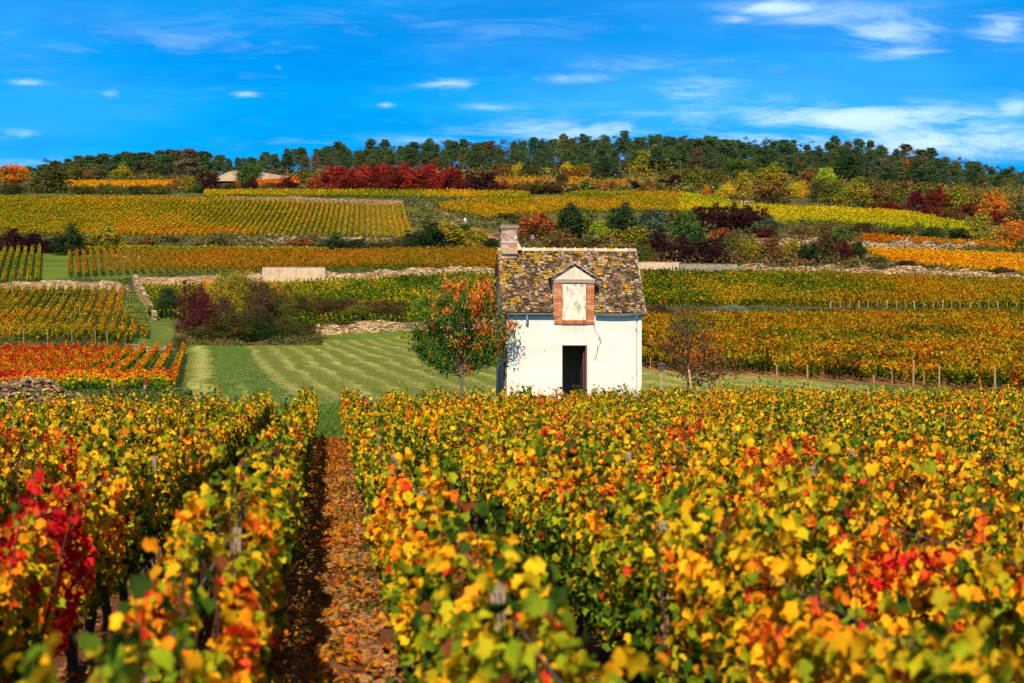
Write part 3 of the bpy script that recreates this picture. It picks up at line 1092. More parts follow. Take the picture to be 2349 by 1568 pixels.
M_plaster = plaster_material()
M_gable = stained_material('gable_boards', (.44, .33, .27), (.17, .11, .09), 5, .6, .42, .6, .85)
M_hatch = stained_material('hatch_paint', (.62, .55, .43), (.20, .13, .07), 9, 1.6, .49, .62, .8, (.10, .07, .05))
def roof_material():
    m, g = new_mat('lichened_tile')
    at_ = g.n('ShaderNodeAttribute', attribute_name='Col')
    tc = g.n('ShaderNodeTexCoord')
    n1 = g.noise(tc.outputs['Object'], 17.0, 5, .7)
    n2 = g.noise(tc.outputs['Object'], 9.0, 5, .7, .4)
    n3 = g.noise(tc.outputs['Object'], 24.0, 3, .6)
    c = g.mix(g.smooth(n1, .47, .57, 0, .88), at_.outputs['Color'], (.028, .018, .011))
    c = g.mix(g.smooth(n3, .61, .67, 0, .75), c, (.46, .36, .25))
    c = g.mix(g.smooth(n2, .63, .68, 0, .7), c, (.46, .25, .02))
    p = g.n('ShaderNodeBsdfPrincipled')
    p.inputs['Roughness'].default_value = .95
    p.inputs['Specular IOR Level'].default_value = .08
    g.put(p.inputs['Base Color'], c)
    b = g.n('ShaderNodeBump'); b.inputs['Strength'].default_value = .7; b.inputs['Distance'].default_value = .02
    g.put(b.inputs['Height'], n1); g.put(p.inputs['Normal'], b.outputs[0])
    o = g.n('ShaderNodeOutputMaterial'); g.put(o.inputs[0], p.outputs[0])
    return m


M_rooftile = roof_material()
M_brick = col_material('brick', .9, 26.0, .35, .4, .1)
M_dark = col_material('dark_paint', .6, 12.0, .4, .2, .3)


def build_house():
    TH = .11
    H = empty('stone_hut', (-.174, 69.0, -1.32), TH)
    tag(H, 'small white plastered vineyard house with mossy tiled roof and chimney', 'house')
    Wd, D, EV = 4.73, 3.7, 3.33
    WH = (.66, .61, .54)
    # front wall in butted pieces around the doorway
    mb = MB()
    dx0, dx1, dz = 1.93, 2.81, 2.19
    t = .36
    def piece(x0, x1, z0, z1, y0=0.0, y1=t, col=WH):
        mb.hexa([(x0, y0, z0), (x1, y0, z0), (x1, y1, z0), (x0, y1, z0), (x0, y0, z1), (x1, y0, z1), (x1, y1, z1), (x0, y1, z1)], col)
    piece(0, dx0, -.3, EV)
    piece(dx1, Wd, -.3, EV)
    piece(dx0, dx1, dz, EV)
    piece(1.66, 3.03, EV, 4.42)
    mb.build('front_wall', M_plaster, H)
    # gable walls
    pk = 5.60
    for nm, x0, x1, mt in (('gable_wall', -.004, .34, M_gable), ('gable_wall', Wd - .34, Wd + .004, M_plaster)):
        g = MB()
        prof = [(t, -.3), (D - .02, -.3), (D - .02, EV - .05), (1.85, pk - .10), (t, 3.66)]
        n = len(prof)
        vs = [(x0, y, z) for y, z in prof] + [(x1, y, z) for y, z in prof]
        fs = [tuple(range(n)), tuple(range(2 * n - 1, n - 1, -1))] + [((i + 1) % n, i, n + i, n + (i + 1) % n) for i in range(n)]
        g.add(vs, fs, (.7, .6, .5))
        g.build(nm, mt, H)
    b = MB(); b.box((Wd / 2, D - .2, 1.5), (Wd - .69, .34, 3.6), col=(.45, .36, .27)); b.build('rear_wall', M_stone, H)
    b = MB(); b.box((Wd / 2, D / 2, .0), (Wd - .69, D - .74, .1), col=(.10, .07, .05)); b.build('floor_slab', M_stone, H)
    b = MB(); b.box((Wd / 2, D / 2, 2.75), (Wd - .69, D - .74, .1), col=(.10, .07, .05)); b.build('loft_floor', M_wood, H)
    # strip of corner boarding seen beside the front corner
    b = MB(); b.box((-.03, .10, 1.5), (.05, .16, 3.7), col=(.30, .17, .09)); b.box((-.03, .62, 1.35), (.05, .2, 3.1), col=(.22, .15, .12)); b.build('corner_boards', M_wood, H)

    # roof: a deck and every course of tiles
    y0r, z0r, y1r, z1r = -.14, EV - .03, 1.85, pk
    sl = math.hypot(y1r - y0r, z1r - z0r); ang = math.atan2(z1r - z0r, y1r - y0r)
    vy, vz = cos(ang), sin(ang)
    d = MB()
    dormx = (1.60, 3.09)
    def slab(x0, x1, ya, yb):
        za = z0r + (ya - y0r) * math.tan(ang); zb = z0r + (yb - y0r) * math.tan(ang)
        d.hexa([(x0, ya, za - .10), (x1, ya, za - .10), (x1, yb, zb - .10), (x0, yb, zb - .10), (x0, ya, za - .01), (x1, ya, za - .01), (x1, yb, zb - .01), (x0, yb, zb - .01)], (.12, .08, .05))
    slab(-.08, dormx[0], y0r, y1r); slab(dormx[1], Wd + .08, y0r, y1r); slab(dormx[0], dormx[1], .92, y1r)
    d.hexa([(-.08, y1r, pk - .10), (Wd + .08, y1r, pk - .10), (Wd + .08, D + .1, EV - .12), (-.08, D + .1, EV - .12),
            (-.08, y1r, pk - .01), (Wd + .08, y1r, pk - .01), (Wd + .08, D + .1, EV - .03), (-.08, D + .1, EV - .03)], (.2, .14, .1))
    roof = d.build('roof', M_tile, H)

    def tile_col(x, s, rnd):
        br = vnoise(np.array([x * 1.3]), np.array([s * 1.6]), 201)[0]
        yl = .6 * vnoise(np.array([x * 2.6 + 5]), np.array([s * 3.1]), 202)[0] + .4 * vnoise(np.array([x * 7]), np.array([s * 9]), 203)[0]
        yl += .20 * (1 - x / Wd) * (s / sl + .2) + (.05 if s > sl - .4 else 0)
        r = rnd.random()
        if yl > .63 and r < .50: k = rnd.uniform(.6, 1.15); return (.52 * k, .28 * k, .02 * k)
        if r < .04: return (.44, .27, .04)
        r = rnd.random()
        pale = .16 + .26 * br + (.15 if s > sl - .5 else 0)
        if r < pale * .35: return (.50, .41, .31)
        if r < pale: return tuple(q * rnd.uniform(.6, 1.2) for q in (.34, .23, .14))
        if r < pale + .14: return (.20, .105, .055)
        k = rnd.uniform(.5, 1.9)
        return (.075 * k, .046 * k, .026 * k)

    def courses(mb, xa_f, xb_f, origin, vdir, nrm, xdir, length, n, rnd, skip=None, colf=None, wmin=.13, wmax=.23):
        ex = length / n
        for c in range(n):
            s = (c + .0) * ex
            x = xa_f(s) - rnd.uniform(0, .08)
            xe = xb_f(s)
            while x < xe - .04:
                wd = min(rnd.uniform(wmin, wmax), xe - x + .03)
                if wd < .05: break
                xm = x + wd / 2
                if skip is None or not skip(xm, s):
                    lift = rnd.uniform(.014, .045); ds = rnd.uniform(-.014, .014)
                    ax = Vector(origin) + Vector(xdir) * (x + .004) + Vector(vdir) * (s + ds)
                    bx = Vector(origin) + Vector(xdir) * (x + wd - .004) + Vector(vdir) * (s + ds + rnd.uniform(-.008, .008))
                    up = Vector(vdir) * (ex * 1.35)
                    N = Vector(nrm)
                    th = .026
                    lo = [ax + N * lift, bx + N * lift, bx + up + N * .002, ax + up + N * .002]
                    hi = [p + N * th for p in lo]
                    mb.hexa([*lo, *hi], colf(xm, s, rnd))
                x += wd

    rnd = random.Random(3)
    tl = MB()
    nrm = (0, -vz, vy)
    def in_dorm(x, s):
        y = y0r + s * vy; z = z0r + s * vz
        if not (dormx[0] < x < dormx[1]): return False
        zr = 5.0 - abs(x - 2.345) * .66      # dormer roof surface height at x
        return z < zr - .02
    courses(tl, lambda s: -.12, lambda s: Wd + .12, (0, y0r, z0r), (0, vy, vz), nrm, (1, 0, 0), sl, 32, rnd, in_dorm, tile_col, .07, .16)
    tl.build('tiles', M_rooftile, roof)
    # rear slope only seen from the side
    tl = MB()
    courses(tl, lambda s: -.1, lambda s: Wd + .1, (0, D + .12, EV - .04), (0, -(D + .12 - y1r) / 3.0, (pk - EV) / 3.0), (0, .77, .64), (1, 0, 0), 3.0, 14, rnd, None, tile_col, .3, .5)
    tl.build('tiles', M_rooftile, roof)
    # ridge tiles with mortar collars
    rg = MB()
    nR = 12
    x = .42; step = (Wd + .12 - .42) / nR
    def half_round(mb, xa, xb, r, col, zc=pk - .03, sag=0):
        n = 8
        vs = []
        for xx in (xa, xb):
            for k in range(n + 1):
                a = pi * k / n
                vs.append((xx, y1r - cos(a) * r, zc + sin(a) * r))
        fs = [(k, k + 1, n + 2 + k, n + 1 + k) for k in range(n)] + [tuple(range(n + 1))[::-1], tuple(n + 1 + k for k in range(n + 1))]
        mb.add(vs, fs, col)
    for i in range(nR):
        c = [(.50, .34, .24), (.58, .42, .30), (.44, .28, .2), (.60, .48, .36)][rnd.randrange(4)]
        if i % 3 == 0: c = (.55, .36, .14)
        half_round(rg, x, x + step - .003, .115 + rnd.uniform(-.008, .008), c)
        half_round(rg, x - .03, x + .035, .135, (.68, .58, .46))
        x += step
    half_round(rg, -.12, .42, .11, (.55, .40, .16))
    rg.build('ridge_tiles', M_tile, roof)
    for xx in (-.105, Wd + .105):               # mortared verge edges
        vg = MB()
        for i in range(34):
            s = i * sl / 34
            p = (xx, y0r + (s + .04) * vy, z0r + (s + .04) * vz + .015)
            vg.box(p, (.07, .12, .05), col=tuple(q * rnd.uniform(.6, 1.2) for q in (.42, .33, .24)), tilt=(ang, 0), jit=.3)
        vg.build('verge', M_tile, roof)

    # chimney
    ch = MB()
    cx0, cx1, cy0, cy1 = -.02, .52, 1.55, 2.15
    ch.hexa([(cx0, cy0, 4.9), (cx1, cy0, 4.9), (cx1, cy1, 4.9), (cx0, cy1, 4.9), (cx0, cy0, 6.30), (cx1, cy0, 6.30), (cx1, cy1, 6.30), (cx0, cy1, 6.30)], (.42, .30, .24))
    zz = 5.30
    while zz < 6.26:
        x = cx0 - .008
        k = 0
        while x < cx1 - .02:
            wd = min(rnd.choice((.21, .11, .16)), cx1 + .008 - x)
            cc = rnd.choice([(.34, .17, .11), (.44, .30, .24), (.50, .40, .33), (.38, .24, .18), (.56, .47, .4)])
            ch.box((x + wd / 2, cy0 - .004, zz + .032), (wd - .008, .03, .058), col=cc)
            x += wd
        y = cy0 + .02
        while y < cy1 - .05:
            cc = rnd.choice([(.34, .17, .11), (.44, .30, .24), (.38, .24, .18), (.56, .47, .4)])
            ch.box((cx0 - .004, y + .1, zz + .032), (.03, .19, .058), col=cc)
            y += .2
        zz += .068
    cm = ch.build('chimney', M_brick, H)
    cp = MB()
    cp.box(((cx0 + cx1) / 2, 1.85, 6.325), (.62, .70, .05), col=(.28, .19, .13), jit=.02)
    cp.box(((cx0 + cx1) / 2, 1.85, 6.40), (.66, .74, .10), col=(.24, .18, .12), jit=.03)
    cp.box(((cx0 + cx1) / 2, 1.85, 6.475), (.60, .68, .05), col=(.16, .12, .08), jit=.04)
    cp.build('chimney_cap', M_tile, cm)
    fl = MB()
    fl.hexa([(cx1 + .01, 1.52, 5.58), (cx1 + .2, 1.52, 5.58), (cx1 + .2, 2.1, 5.58), (cx1 + .01, 2.1, 5.58), (cx1 + .01, 1.6, 5.92), (cx1 + .03, 1.6, 5.92), (cx1 + .03, 2.1, 5.92), (cx1 + .01, 2.1, 5.92)], (.55, .42, .33))
    fl.hexa([(cx0 - .03, 1.42, 5.44), (cx1 + .02, 1.42, 5.44), (cx1 + .02, 1.535, 5.5), (cx0 - .03, 1.535, 5.5), (cx0 - .03, 1.50, 5.60), (cx1 + .02, 1.50, 5.60), (cx1 + .02, 1.535, 5.68), (cx0 - .03, 1.535, 5.68)], (.36, .25, .13))
    fl.build('chimney_flashing', M_tile, cm)

    # dormer over the hatch
    DM = empty('dormer'); DM.parent = H
    bz0, bz1 = 2.93, 4.34
    xl, xli, xri, xr = 1.64, 1.915, 2.775, 3.055
    br = MB()
    YF = -.05
    br.box(((xl + xli) / 2, .0, (bz0 + bz1) / 2), (xli - xl - .012, .07, bz1 - bz0), col=(.60, .46, .33))
    br.box(((xri + xr) / 2, .0, (bz0 + bz1) / 2), (xr - xri - .012, .07, bz1 - bz0), col=(.60, .46, .33))
    BC = [(.50, .17, .07), (.56, .22, .09), (.46, .14, .055), (.60, .27, .12), (.40, .13, .06)]
    def jamb(xa, xb):
        nrow = 19; hh = (bz1 - bz0) / nrow
        for r in range(nrow):
            zc = bz0 + (r + .5) * hh
            splits = [(xa, xb)] if r % 2 else [(xa, (xa + xb) / 2), ((xa + xb) / 2, xb)]
            for (p, q) in splits:
                br.box(((p + q) / 2, YF + .02, zc), (q - p - .012, .07, hh - .014), col=rnd.choice(BC), jit=.05)
    jamb(xl, xli); jamb(xri, xr)
    br.build('brick_jamb', M_brick, DM)
    sb = MB()
    sb.box(((xli + xri) / 2, .0, 2.995), (xri - xli - .01, .07, .13), col=(.62, .48, .36))
    k = 13
    for i in range(k):
        ww = (xri - xli) / k
        sb.box((xli + (i + .5) * ww, YF + .01, 2.995), (ww - .012, .09, .125), col=rnd.choice([(.42, .09, .035), (.48, .14, .05), (.36, .08, .035)]), jit=.04)
    sb.build('brick_sill', M_brick, DM)
    hb = MB()
    for i in range(3):
        a = xli + .012 + i * (xri - xli - .024) / 3; b2 = xli + .012 + (i + 1) * (xri - xli - .024) / 3
        hb.box(((a + b2) / 2, -.022, 3.695), (b2 - a - .004, .03, 1.26), col=(.6, .5, .4))
    hb.build('hatch_door', M_hatch, DM)
    fr = MB()
    fr.box(((xli + xri) / 2, -.04, 4.345), (xri - xli - .02, .03, .03), col=(.07, .05, .04))
    fr.box((xli + .004, -.03, 3.69), (.012, .03, 1.26), col=(.08, .055, .04)); fr.box((xri - .004, -.03, 3.69), (.012, .03, 1.26), col=(.08, .055, .04))
    fr.build('hatch_frame', M_wood, DM)
    ln = MB(); ln.box(((xl + xr) / 2, -.01, 4.41), (1.44, .14, .10), col=(.34, .24, .2)); ln.box(((xl + xr) / 2, -.02, 4.474), (1.50, .15, .025), col=(.45, .35, .28)); ln.build('lintel_beam', M_wood, DM)
    pd = MB()
    xm = (xl + xr) / 2
    pd.prism([(xl - .02, 4.488), (xr + .02, 4.488), (xm, 4.97)], -.05, .06, (.60, .51, .40))
    pd.build('pediment', M_plaster, DM)
    for xx in (xl + .0, xr - .06):
        ck = MB()
        ck.add([(xx, .04, 3.45), (xx, .04, 4.45), (xx, .93, 4.5), (xx + .06, .04, 3.45), (xx + .06, .04, 4.45), (xx + .06, .93, 4.5)],
               [(0, 2, 1), (3, 4, 5), (0, 1, 4, 3), (1, 2, 5, 4), (2, 0, 3, 5)], (.55, .42, .36))
        ck.build('cheek', M_plaster, DM)
    # dormer roof: two small slopes running back into the main roof
    dt = MB()
    apex = 5.02; ex, ez = .80, 4.50
    yb = 1.36
    for sgn in (-1, 1):
        e0 = (xm + sgn * ex, -.10, ez); a0 = (xm, -.10, apex)
        def top(p, dz): return (p[0], p[1], p[2] + dz)
        e1 = (xm + sgn * ex, .95, ez); a1 = (xm, yb, apex)
        pts = [e0, a0, a1, e1] if sgn < 0 else [a0, e0, e1, a1]
        dt.hexa([top(p, -.05) for p in pts] + [top(p, -.012) for p in pts], (.2, .13, .09))
        L = math.hypot(ex, apex - ez)
        vd = Vector((-sgn * ex / L, 0, (apex - ez) / L)); nd = Vector((sgn * (apex - ez) / L, 0, ex / L))
        nC = 8
        courses(dt, lambda s: -.13 if True else 0, lambda s: .95 + (yb - .95) * s / L, (xm + sgn * ex, 0, ez), tuple(vd), tuple(nd), (0, 1, 0), L, nC, rnd, None,
                lambda x, s, r: tuple(q * r.uniform(.7, 1.2) for q in ((.40, .27, .18) if r.random() < .6 else ((.6, .5, .4) if r.random() < .5 else (.5, .32, .06)))))
    dt.tube([(xm, -.12, apex + .0), (xm, yb + .05, apex + .0)], .05, 8, (.45, .33, .25))
    dt.box((xm, -.10, apex + .03), (.14, .1, .1), col=(.5, .42, .32), jit=.3)
    dt.build('dormer_roof', M_tile, DM)

    # gutters, stub of downpipe, pipe on the right
    def gutter(xa, xb, sag):
        g = MB()
        n = 10; r = .062
        N = 14
        vs = []; fs = []
        for i in range(N + 1):
            t_ = i / N; xx = xa + (xb - xa) * t_
            zc = EV - .045 - sag * math.sin(pi * t_) + (.03 * (t_ - .5) if sag else 0)
            for rr in (r, r - .008):
                for k in range(n + 1):
                    a = pi + pi * k / n
                    vs.append((xx, -.185 + cos(a) * rr, zc + sin(a) * rr))
        m = 2 * (n + 1)
        for i in range(N):
            for k in range(n):
                fs.append((i * m + k, (i + 1) * m + k, (i + 1) * m + k + 1, i * m + k + 1))
                fs.append((i * m + n + 1 + k + 1, (i + 1) * m + n + 1 + k + 1, (i + 1) * m + n + 1 + k, i * m + n + 1 + k))
        g.add(vs, fs, (.22, .27, .29))
        g.tube([(xa, -.185 - r, EV - .045), (xa + (xb - xa) * .5, -.185 - r, EV - .045 - sag), (xb, -.185 - r, EV - .03 - (0 if sag else .015))], .008, 5, (.3, .36, .38))
        return g
    g1 = gutter(-.02, xl - .02, 0.0).build('gutter', M_metal, H)
    g2 = gutter(xr + .02, Wd + .05, .035).build('gutter', M_metal, H)
    q = MB(); q.tube([(.68, -.185, EV - .08), (.68, -.185, EV - .28), (.68, -.15, EV - .36), (.67, -.10, EV - .38)], [.04, .04, .042, .045], 9, (.25, .31, .33)); q.build('downpipe', M_metal, g1)
    q = MB(); q.tube([(4.52, -.185, EV - .07), (4.52, -.16, EV - .17)], [.035, .04], 8, (.3, .3, .3))
    q.tube([(4.55, -.03, EV - .2), (4.55, -.03, .35), (4.55, -.04, .2)], .016, 6, (.66, .52, .44)); q.tube([(4.47, -.03, .42), (4.56, -.08, .44), (4.64, -.08, .4), (4.62, -.07, .3)], .014, 6, (.12, .10, .09))
    q.box((4.55, -.02, 2.7), (.05, .03, .03), col=(.2, .15, .12)); q.box((4.55, -.02, 1.2), (.05, .03, .03), col=(.4, .3, .22))
    q.build('downpipe', M_metal, g2)

    # door frame and the door folded inwards
    fr = MB()
    fr.box((dx1 - .03, .10, 1.0), (.05, .16, 2.36), col=(.19, .07, .055))
    fr.box((dx0 + .015, .14, 1.0), (.03, .12, 2.36), col=(.12, .05, .04))
    fr.box(((dx0 + dx1) / 2, .12, dz - .018), (dx1 - dx0 - .09, .14, .035), col=(.16, .07, .05))
    fr.build('door_frame', M_dark, H)
    dr = MB()
    dr.box((dx1 - .075, .72, 1.0), (.04, .8, 2.1), col=(.09, .05, .04))
    dr.build('door', M_dark, H)
    th = MB(); th.box(((dx0 + dx1) / 2, .14, .03), (dx1 - dx0 - .01, .40, .10), col=(.5, .45, .38)); th.build('threshold', M_stone, H)

    # crack in the plaster with a broken patch
    pts = [(3.055, 2.93), (3.08, 2.70), (3.13, 2.63), (3.22, 2.50), (3.20, 2.42), (3.28, 2.32), (3.26, 2.24), (3.19, 2.14), (3.17, 1.98), (3.13, 1.83), (3.09, 1.70), (2.97, 1.62), (2.88, 1.55), (2.865, 1.42), (2.87, 1.30)]
    ck = MB()
    prev = None
    for i, (x, z) in enumerate(pts):
        wv = (.012 if i < 11 else .007) * rnd.uniform(.5, 1.4)
        cur = [(x - wv, -.004, z), (x + wv, -.004, z)]
        if prev:
            ck.add([prev[0], prev[1], cur[1], cur[0]], [(0, 1, 2, 3)], (.16, .10, .06))
        prev = cur
    ck.add([(3.20, -.007, 2.46), (3.26, -.007, 2.50), (3.30, -.007, 2.38), (3.33, -.007, 2.28), (3.27, -.007, 2.24), (3.23, -.007, 2.34)], [(5, 4, 3, 2, 1, 0)], (.45, .27, .12))
    ck.build('plaster_crack', M_stone, H)
    # bits: anchor plates and nails
    q = MB()
    for (x, z) in ((4.52, 2.75), (4.40, 1.05), (1.3, 2.0)):
        q.box((x, -.008, z), (.03, .02, .04), col=(.12, .08, .06))
    q.build('wall_fixing', M_dark, H)


build_house()

# flat stone slab lying left of the house
def slab_stone():
    x, y, z = at(1085, 63.0)
    m = MB(); m.box((x, y, -.99), (.95, .6, .12), rz=.1, col=(.62, .48, .36), jit=.12)
    m.box((x + .05, y + .1, -1.3), (.7, .45, .95), rz=.1, col=(.45, .36, .28), jit=.15)
    o = m.build('stone_trough', M_stone); tag(o, 'low pale stone block at the foot of the cherry tree beside the house', 'stone')


slab_stone()

# ------------------------------------------------------------------ stone walls
STC = [(.52, .42, .30), (.46, .36, .24), (.60, .50, .38), (.38, .30, .21), (.56, .40, .24), (.30, .25, .19), (.64, .55, .43)]


def path_xy(pts):
    """pts = (column, distance) -> dense list of ground positions"""
    q = [((u - UC) / FPX * d, d) for u, d in pts]
    return q


def stone_wall(name, pts, h, label, course=.14, length=.34, ruin=.15, cols=STC, thick=.45, vtop=None, sink=.1, plaster=None, darktop=True, hfun=None, seed=1):
    """dry stone wall following pts; every stone is a jittered block"""
    rnd = random.Random(seed)
    q = path_xy(pts)
    mb = MB()
    tot = 0
    for i in range(len(q) - 1):
        (x0, y0), (x1, y1) = q[i], q[i + 1]
        L = math.hypot(x1 - x0, y1 - y0)
        rz = math.atan2(y1 - y0, x1 - x0)
        ux, uy = (x1 - x0) / L, (y1 - y0) / L
        nseg = max(1, int(L / 2))
        # core
        for s in range(nseg):
            a = L * s / nseg; b = L * (s + 1) / nseg; mid = (a + b) / 2
            zb = gz(x0 + ux * mid, y0 + uy * mid)
            hh = (hfun((tot + mid)) if hfun else h) * (1 - ruin * .6)
            mb.box((x0 + ux * mid, y0 + uy * mid, zb + hh / 2 - sink), ((b - a) * 1.01, thick * .72, hh), rz, (.13, .10, .07), jit=.02)
        nc = int(max(h, h if not hfun else max(hfun(tot), hfun(tot + L))) / course) + 1
        for c in range(nc):
            s = -rnd.random() * length
            while s < L:
                ln = length * rnd.uniform(.55, 1.5)
                sm = s + ln / 2
                if 0 <= sm <= L:
                    X, Y = x0 + ux * sm, y0 + uy * sm
                    hh = (hfun(tot + sm) if hfun else h) * (1 - ruin + ruin * 2 * vnoise(np.array([(tot + sm) / 1.7]), np.array([seed * 3.0]), 301)[0])
                    zc = (c + .5) * course
                    if zc < hh:
                        topc = zc > hh - course * 1.3
                        cc = rnd.choice(cols)
                        k = .80 * rnd.uniform(.6, 1.2) * (.72 if topc and darktop and rnd.random() < .6 else 1)
                        mb.box((X + rnd.uniform(-.02, .02), Y + rnd.uniform(-.03, .03), gz(X, Y) + zc - sink), (ln * .96, thick * rnd.uniform(.85, 1.05), course * rnd.uniform(.8, 1.02)), rz + rnd.uniform(-.03, .03),
                               (cc[0] * k * 1.08, cc[1] * k * .95, cc[2] * k * .72), (rnd.uniform(-.04, .04), rnd.uniform(-.04, .04)), jit=.22)
                s += ln
        tot += L
    o = mb.build(name, M_stone)
    tag(o, label, 'wall')
    return o


def plaster_wall(name, pts, h, label, col, cap=(.25, .2, .16), seed=1, stain=True, mat=None):
    q = path_xy(pts)
    o = empty(name, (0, 0, 0)); tag(o, label, 'wall')
    mb = MB(); cp = MB()
    rnd = random.Random(seed)
    for i in range(len(q) - 1):
        (x0, y0), (x1, y1) = q[i], q[i + 1]
        L = math.hypot(x1 - x0, y1 - y0); rz = math.atan2(y1 - y0, x1 - x0)
        X, Y = (x0 + x1) / 2, (y0 + y1) / 2
        z = (gz(x0, y0) + gz(x1, y1)) / 2
        mb.box((X, Y, z + h / 2 - .15), (L, .4, h + .3), rz, col)
        s = 0
        while s < L:
            ln = rnd.uniform(.3, .7)
            cp.box((x0 + (x1 - x0) * (s + ln / 2) / L, y0 + (y1 - y0) * (s + ln / 2) / L, z + h + .035), (ln * .97, .46, .07 * rnd.uniform(.7, 1.3)), rz, tuple(v * rnd.uniform(.7, 1.3) for v in cap), jit=.15)
            s += ln
    mb.build('wall_face', mat or M_wallplaster, o)
    cp.build('coping', M_stone, o)
    return o


M_wallplaster = stained_material('wall_render', (.50, .36, .22), (.24, .17, .11), 2.5, .8, .44, .68, .8)
M_greyrender = stained_material('grey_render', (.30, .24, .17), (.09, .07, .05), 3.0, .5, .40, .66, .8)

PINK = [(.56, .41, .26), (.50, .35, .22), (.62, .46, .30), (.42, .30, .20), (.64, .50, .34)]
ROUGH = [(.54, .41, .27), (.64, .51, .36), (.36, .26, .17), (.22, .16, .11), (.56, .39, .24), (.68, .56, .42)]
stone_wall('stone_wall', [(-120, 233.6), (140, 233.6), (255, 233.6), (298, 231)], 1.05, 'low honey coloured dry stone wall above the lower left vine block', ruin=.22, seed=2)
stone_wall('stone_wall', [(309, 237.2), (430, 237.3), (600, 237.6)], 1.35, 'long pale coursed stone wall left of the smooth plastered section', course=.13, length=.42, ruin=.06, cols=PINK, seed=3, hfun=lambda s: 1.05 + .012 * s)
plaster_wall('plastered_wall', [(602, 237.7), (746, 238)], 1.62, 'smooth sand coloured plastered wall section in the middle of the long wall', (.6, .45, .3), seed=4)
stone_wall('stone_wall', [(748, 238.1), (950, 238.8), (1150, 239.5)], 1.0, 'pale rubble wall between the plastered section and the house roof', ruin=.2, cols=PINK + ROUGH, seed=5)
stone_wall('stone_wall', [(309, 236.8), (322, 228), (340, 215), (356, 205)], 1.3, 'crumbling stone wall running downhill from the long wall to the grass lane', ruin=.35, seed=6, hfun=lambda s: 1.5 - .022 * s)
stone_wall('stone_wall', [(714, 204.4), (800, 204.8), (900, 205), (1000, 205), (1145, 204.6)], 1.15, 'dry stone wall at the top of the mown meadow behind the cherry tree', ruin=.3, cols=ROUGH, seed=7)
plaster_wall('garden_wall', [(1430, 249), (1557, 249.6)], .95, 'cream coursed wall section just right of the house roof', (.62, .5, .36), cap=(.5, .42, .33), seed=8)
plaster_wall('garden_wall', [(1558, 249.8), (1690, 251.5)], .84, 'grey stained plaster wall between the cream section and the rubble wall', (.45, .36, .28), cap=(.2, .17, .12), seed=9, mat=M_greyrender)
stone_wall('stone_wall', [(1691, 251.6), (1900, 257.4), (2120, 260), (2349, 262.6), (2560, 263)], 1.12, 'long ruined rubble wall above the vineyard on the right', ruin=.5, cols=ROUGH, seed=10, thick=.9)
stone_wall('stone_wall', [(1705, 309), (1783, 310), (1895, 311.5)], 1.5, 'tumbled white stone wall left of the green tree on the right slope', ruin=.45, cols=ROUGH, seed=11, thick=1.0, hfun=lambda s: 1.9)
stone_wall('stone_wall', [(1935, 312), (2100, 313.5), (2240, 314.5)], 1.1, 'tumbled white stone wall right of the green tree above golden vines', ruin=.5, cols=ROUGH, seed=12, thick=1.0, hfun=lambda s: 1.9 - .04 * s)
stone_wall('stone_wall', [(520, 411), (700, 411.5), (925, 412)], 1.05, 'weathered pink retaining wall along the top of the striped vineyard', cols=[(.34, .24, .19), (.42, .31, .25), (.26, .2, .16)], ruin=.15, seed=13, course=.2, length=.6)
stone_wall('stone_wall', [(726, 324.6), (900, 325)], .8, 'low grey retaining wall under the striped vineyard beside dark bushes', cols=[(.36, .32, .26), (.28, .24, .2), (.5, .45, .38)], ruin=.1, seed=14, course=.18, length=.5)
stone_wall('stone_wall', [(300, 154.6), (398, 154.8)], .6, 'short grey stone wall behind the upper ends of the red vine rows', cols=[(.36, .32, .26), (.28, .24, .2), (.44, .38, .3)], ruin=.1, seed=15)


# ------------------------------------------------------------------ stones
def rock(c, r, rnd, col, flat=.6):
    M = Matrix.Rotation(rnd.uniform(0, 6.3), 3, 'Z') @ Matrix.Rotation(rnd.uniform(-.5, .5), 3, 'X')
    n1, n2 = 6, 3
    vs = [M @ Vector((0, 0, -r * flat))]
    el = rnd.uniform(.65, 1)
    for j in range(1, n2):
        ph = -pi / 2 + pi * j / n2
        for k in range(n1):
            a = 2 * pi * k / n1 + j * .4
            rr = r * rnd.uniform(.75, 1.2)
            vs.append(M @ Vector((rr * cos(ph) * cos(a), rr * cos(ph) * sin(a) * el, rr * sin(ph) * flat)))
    vs.append(M @ Vector((0, 0, r * flat)))
    fs = [(0, 1 + (k + 1) % n1, 1 + k) for k in range(n1)]
    fs += [(1 + k, 1 + (k + 1) % n1, 1 + n1 + (k + 1) % n1, 1 + n1 + k) for k in range(n1)]
    fs += [(2 * n1 + 1, 1 + n1 + k, 1 + n1 + (k + 1) % n1) for k in range(n1)]
    return [tuple(v + Vector(c)) for v in vs], fs


def rocks(name, gen, label, kind='stuff', mat=None):
    mb = MB()
    rnd = random.Random(hash(name) % 1000 if False else len(label))
    for (c, r, col, flat) in gen(rnd):
        v, f = rock(c, r, rnd, col, flat)
        mb.add(v, f, col)
    o = mb.build(name, mat or M_stone)
    tag(o, label, 'stones', kind=kind)
    return o


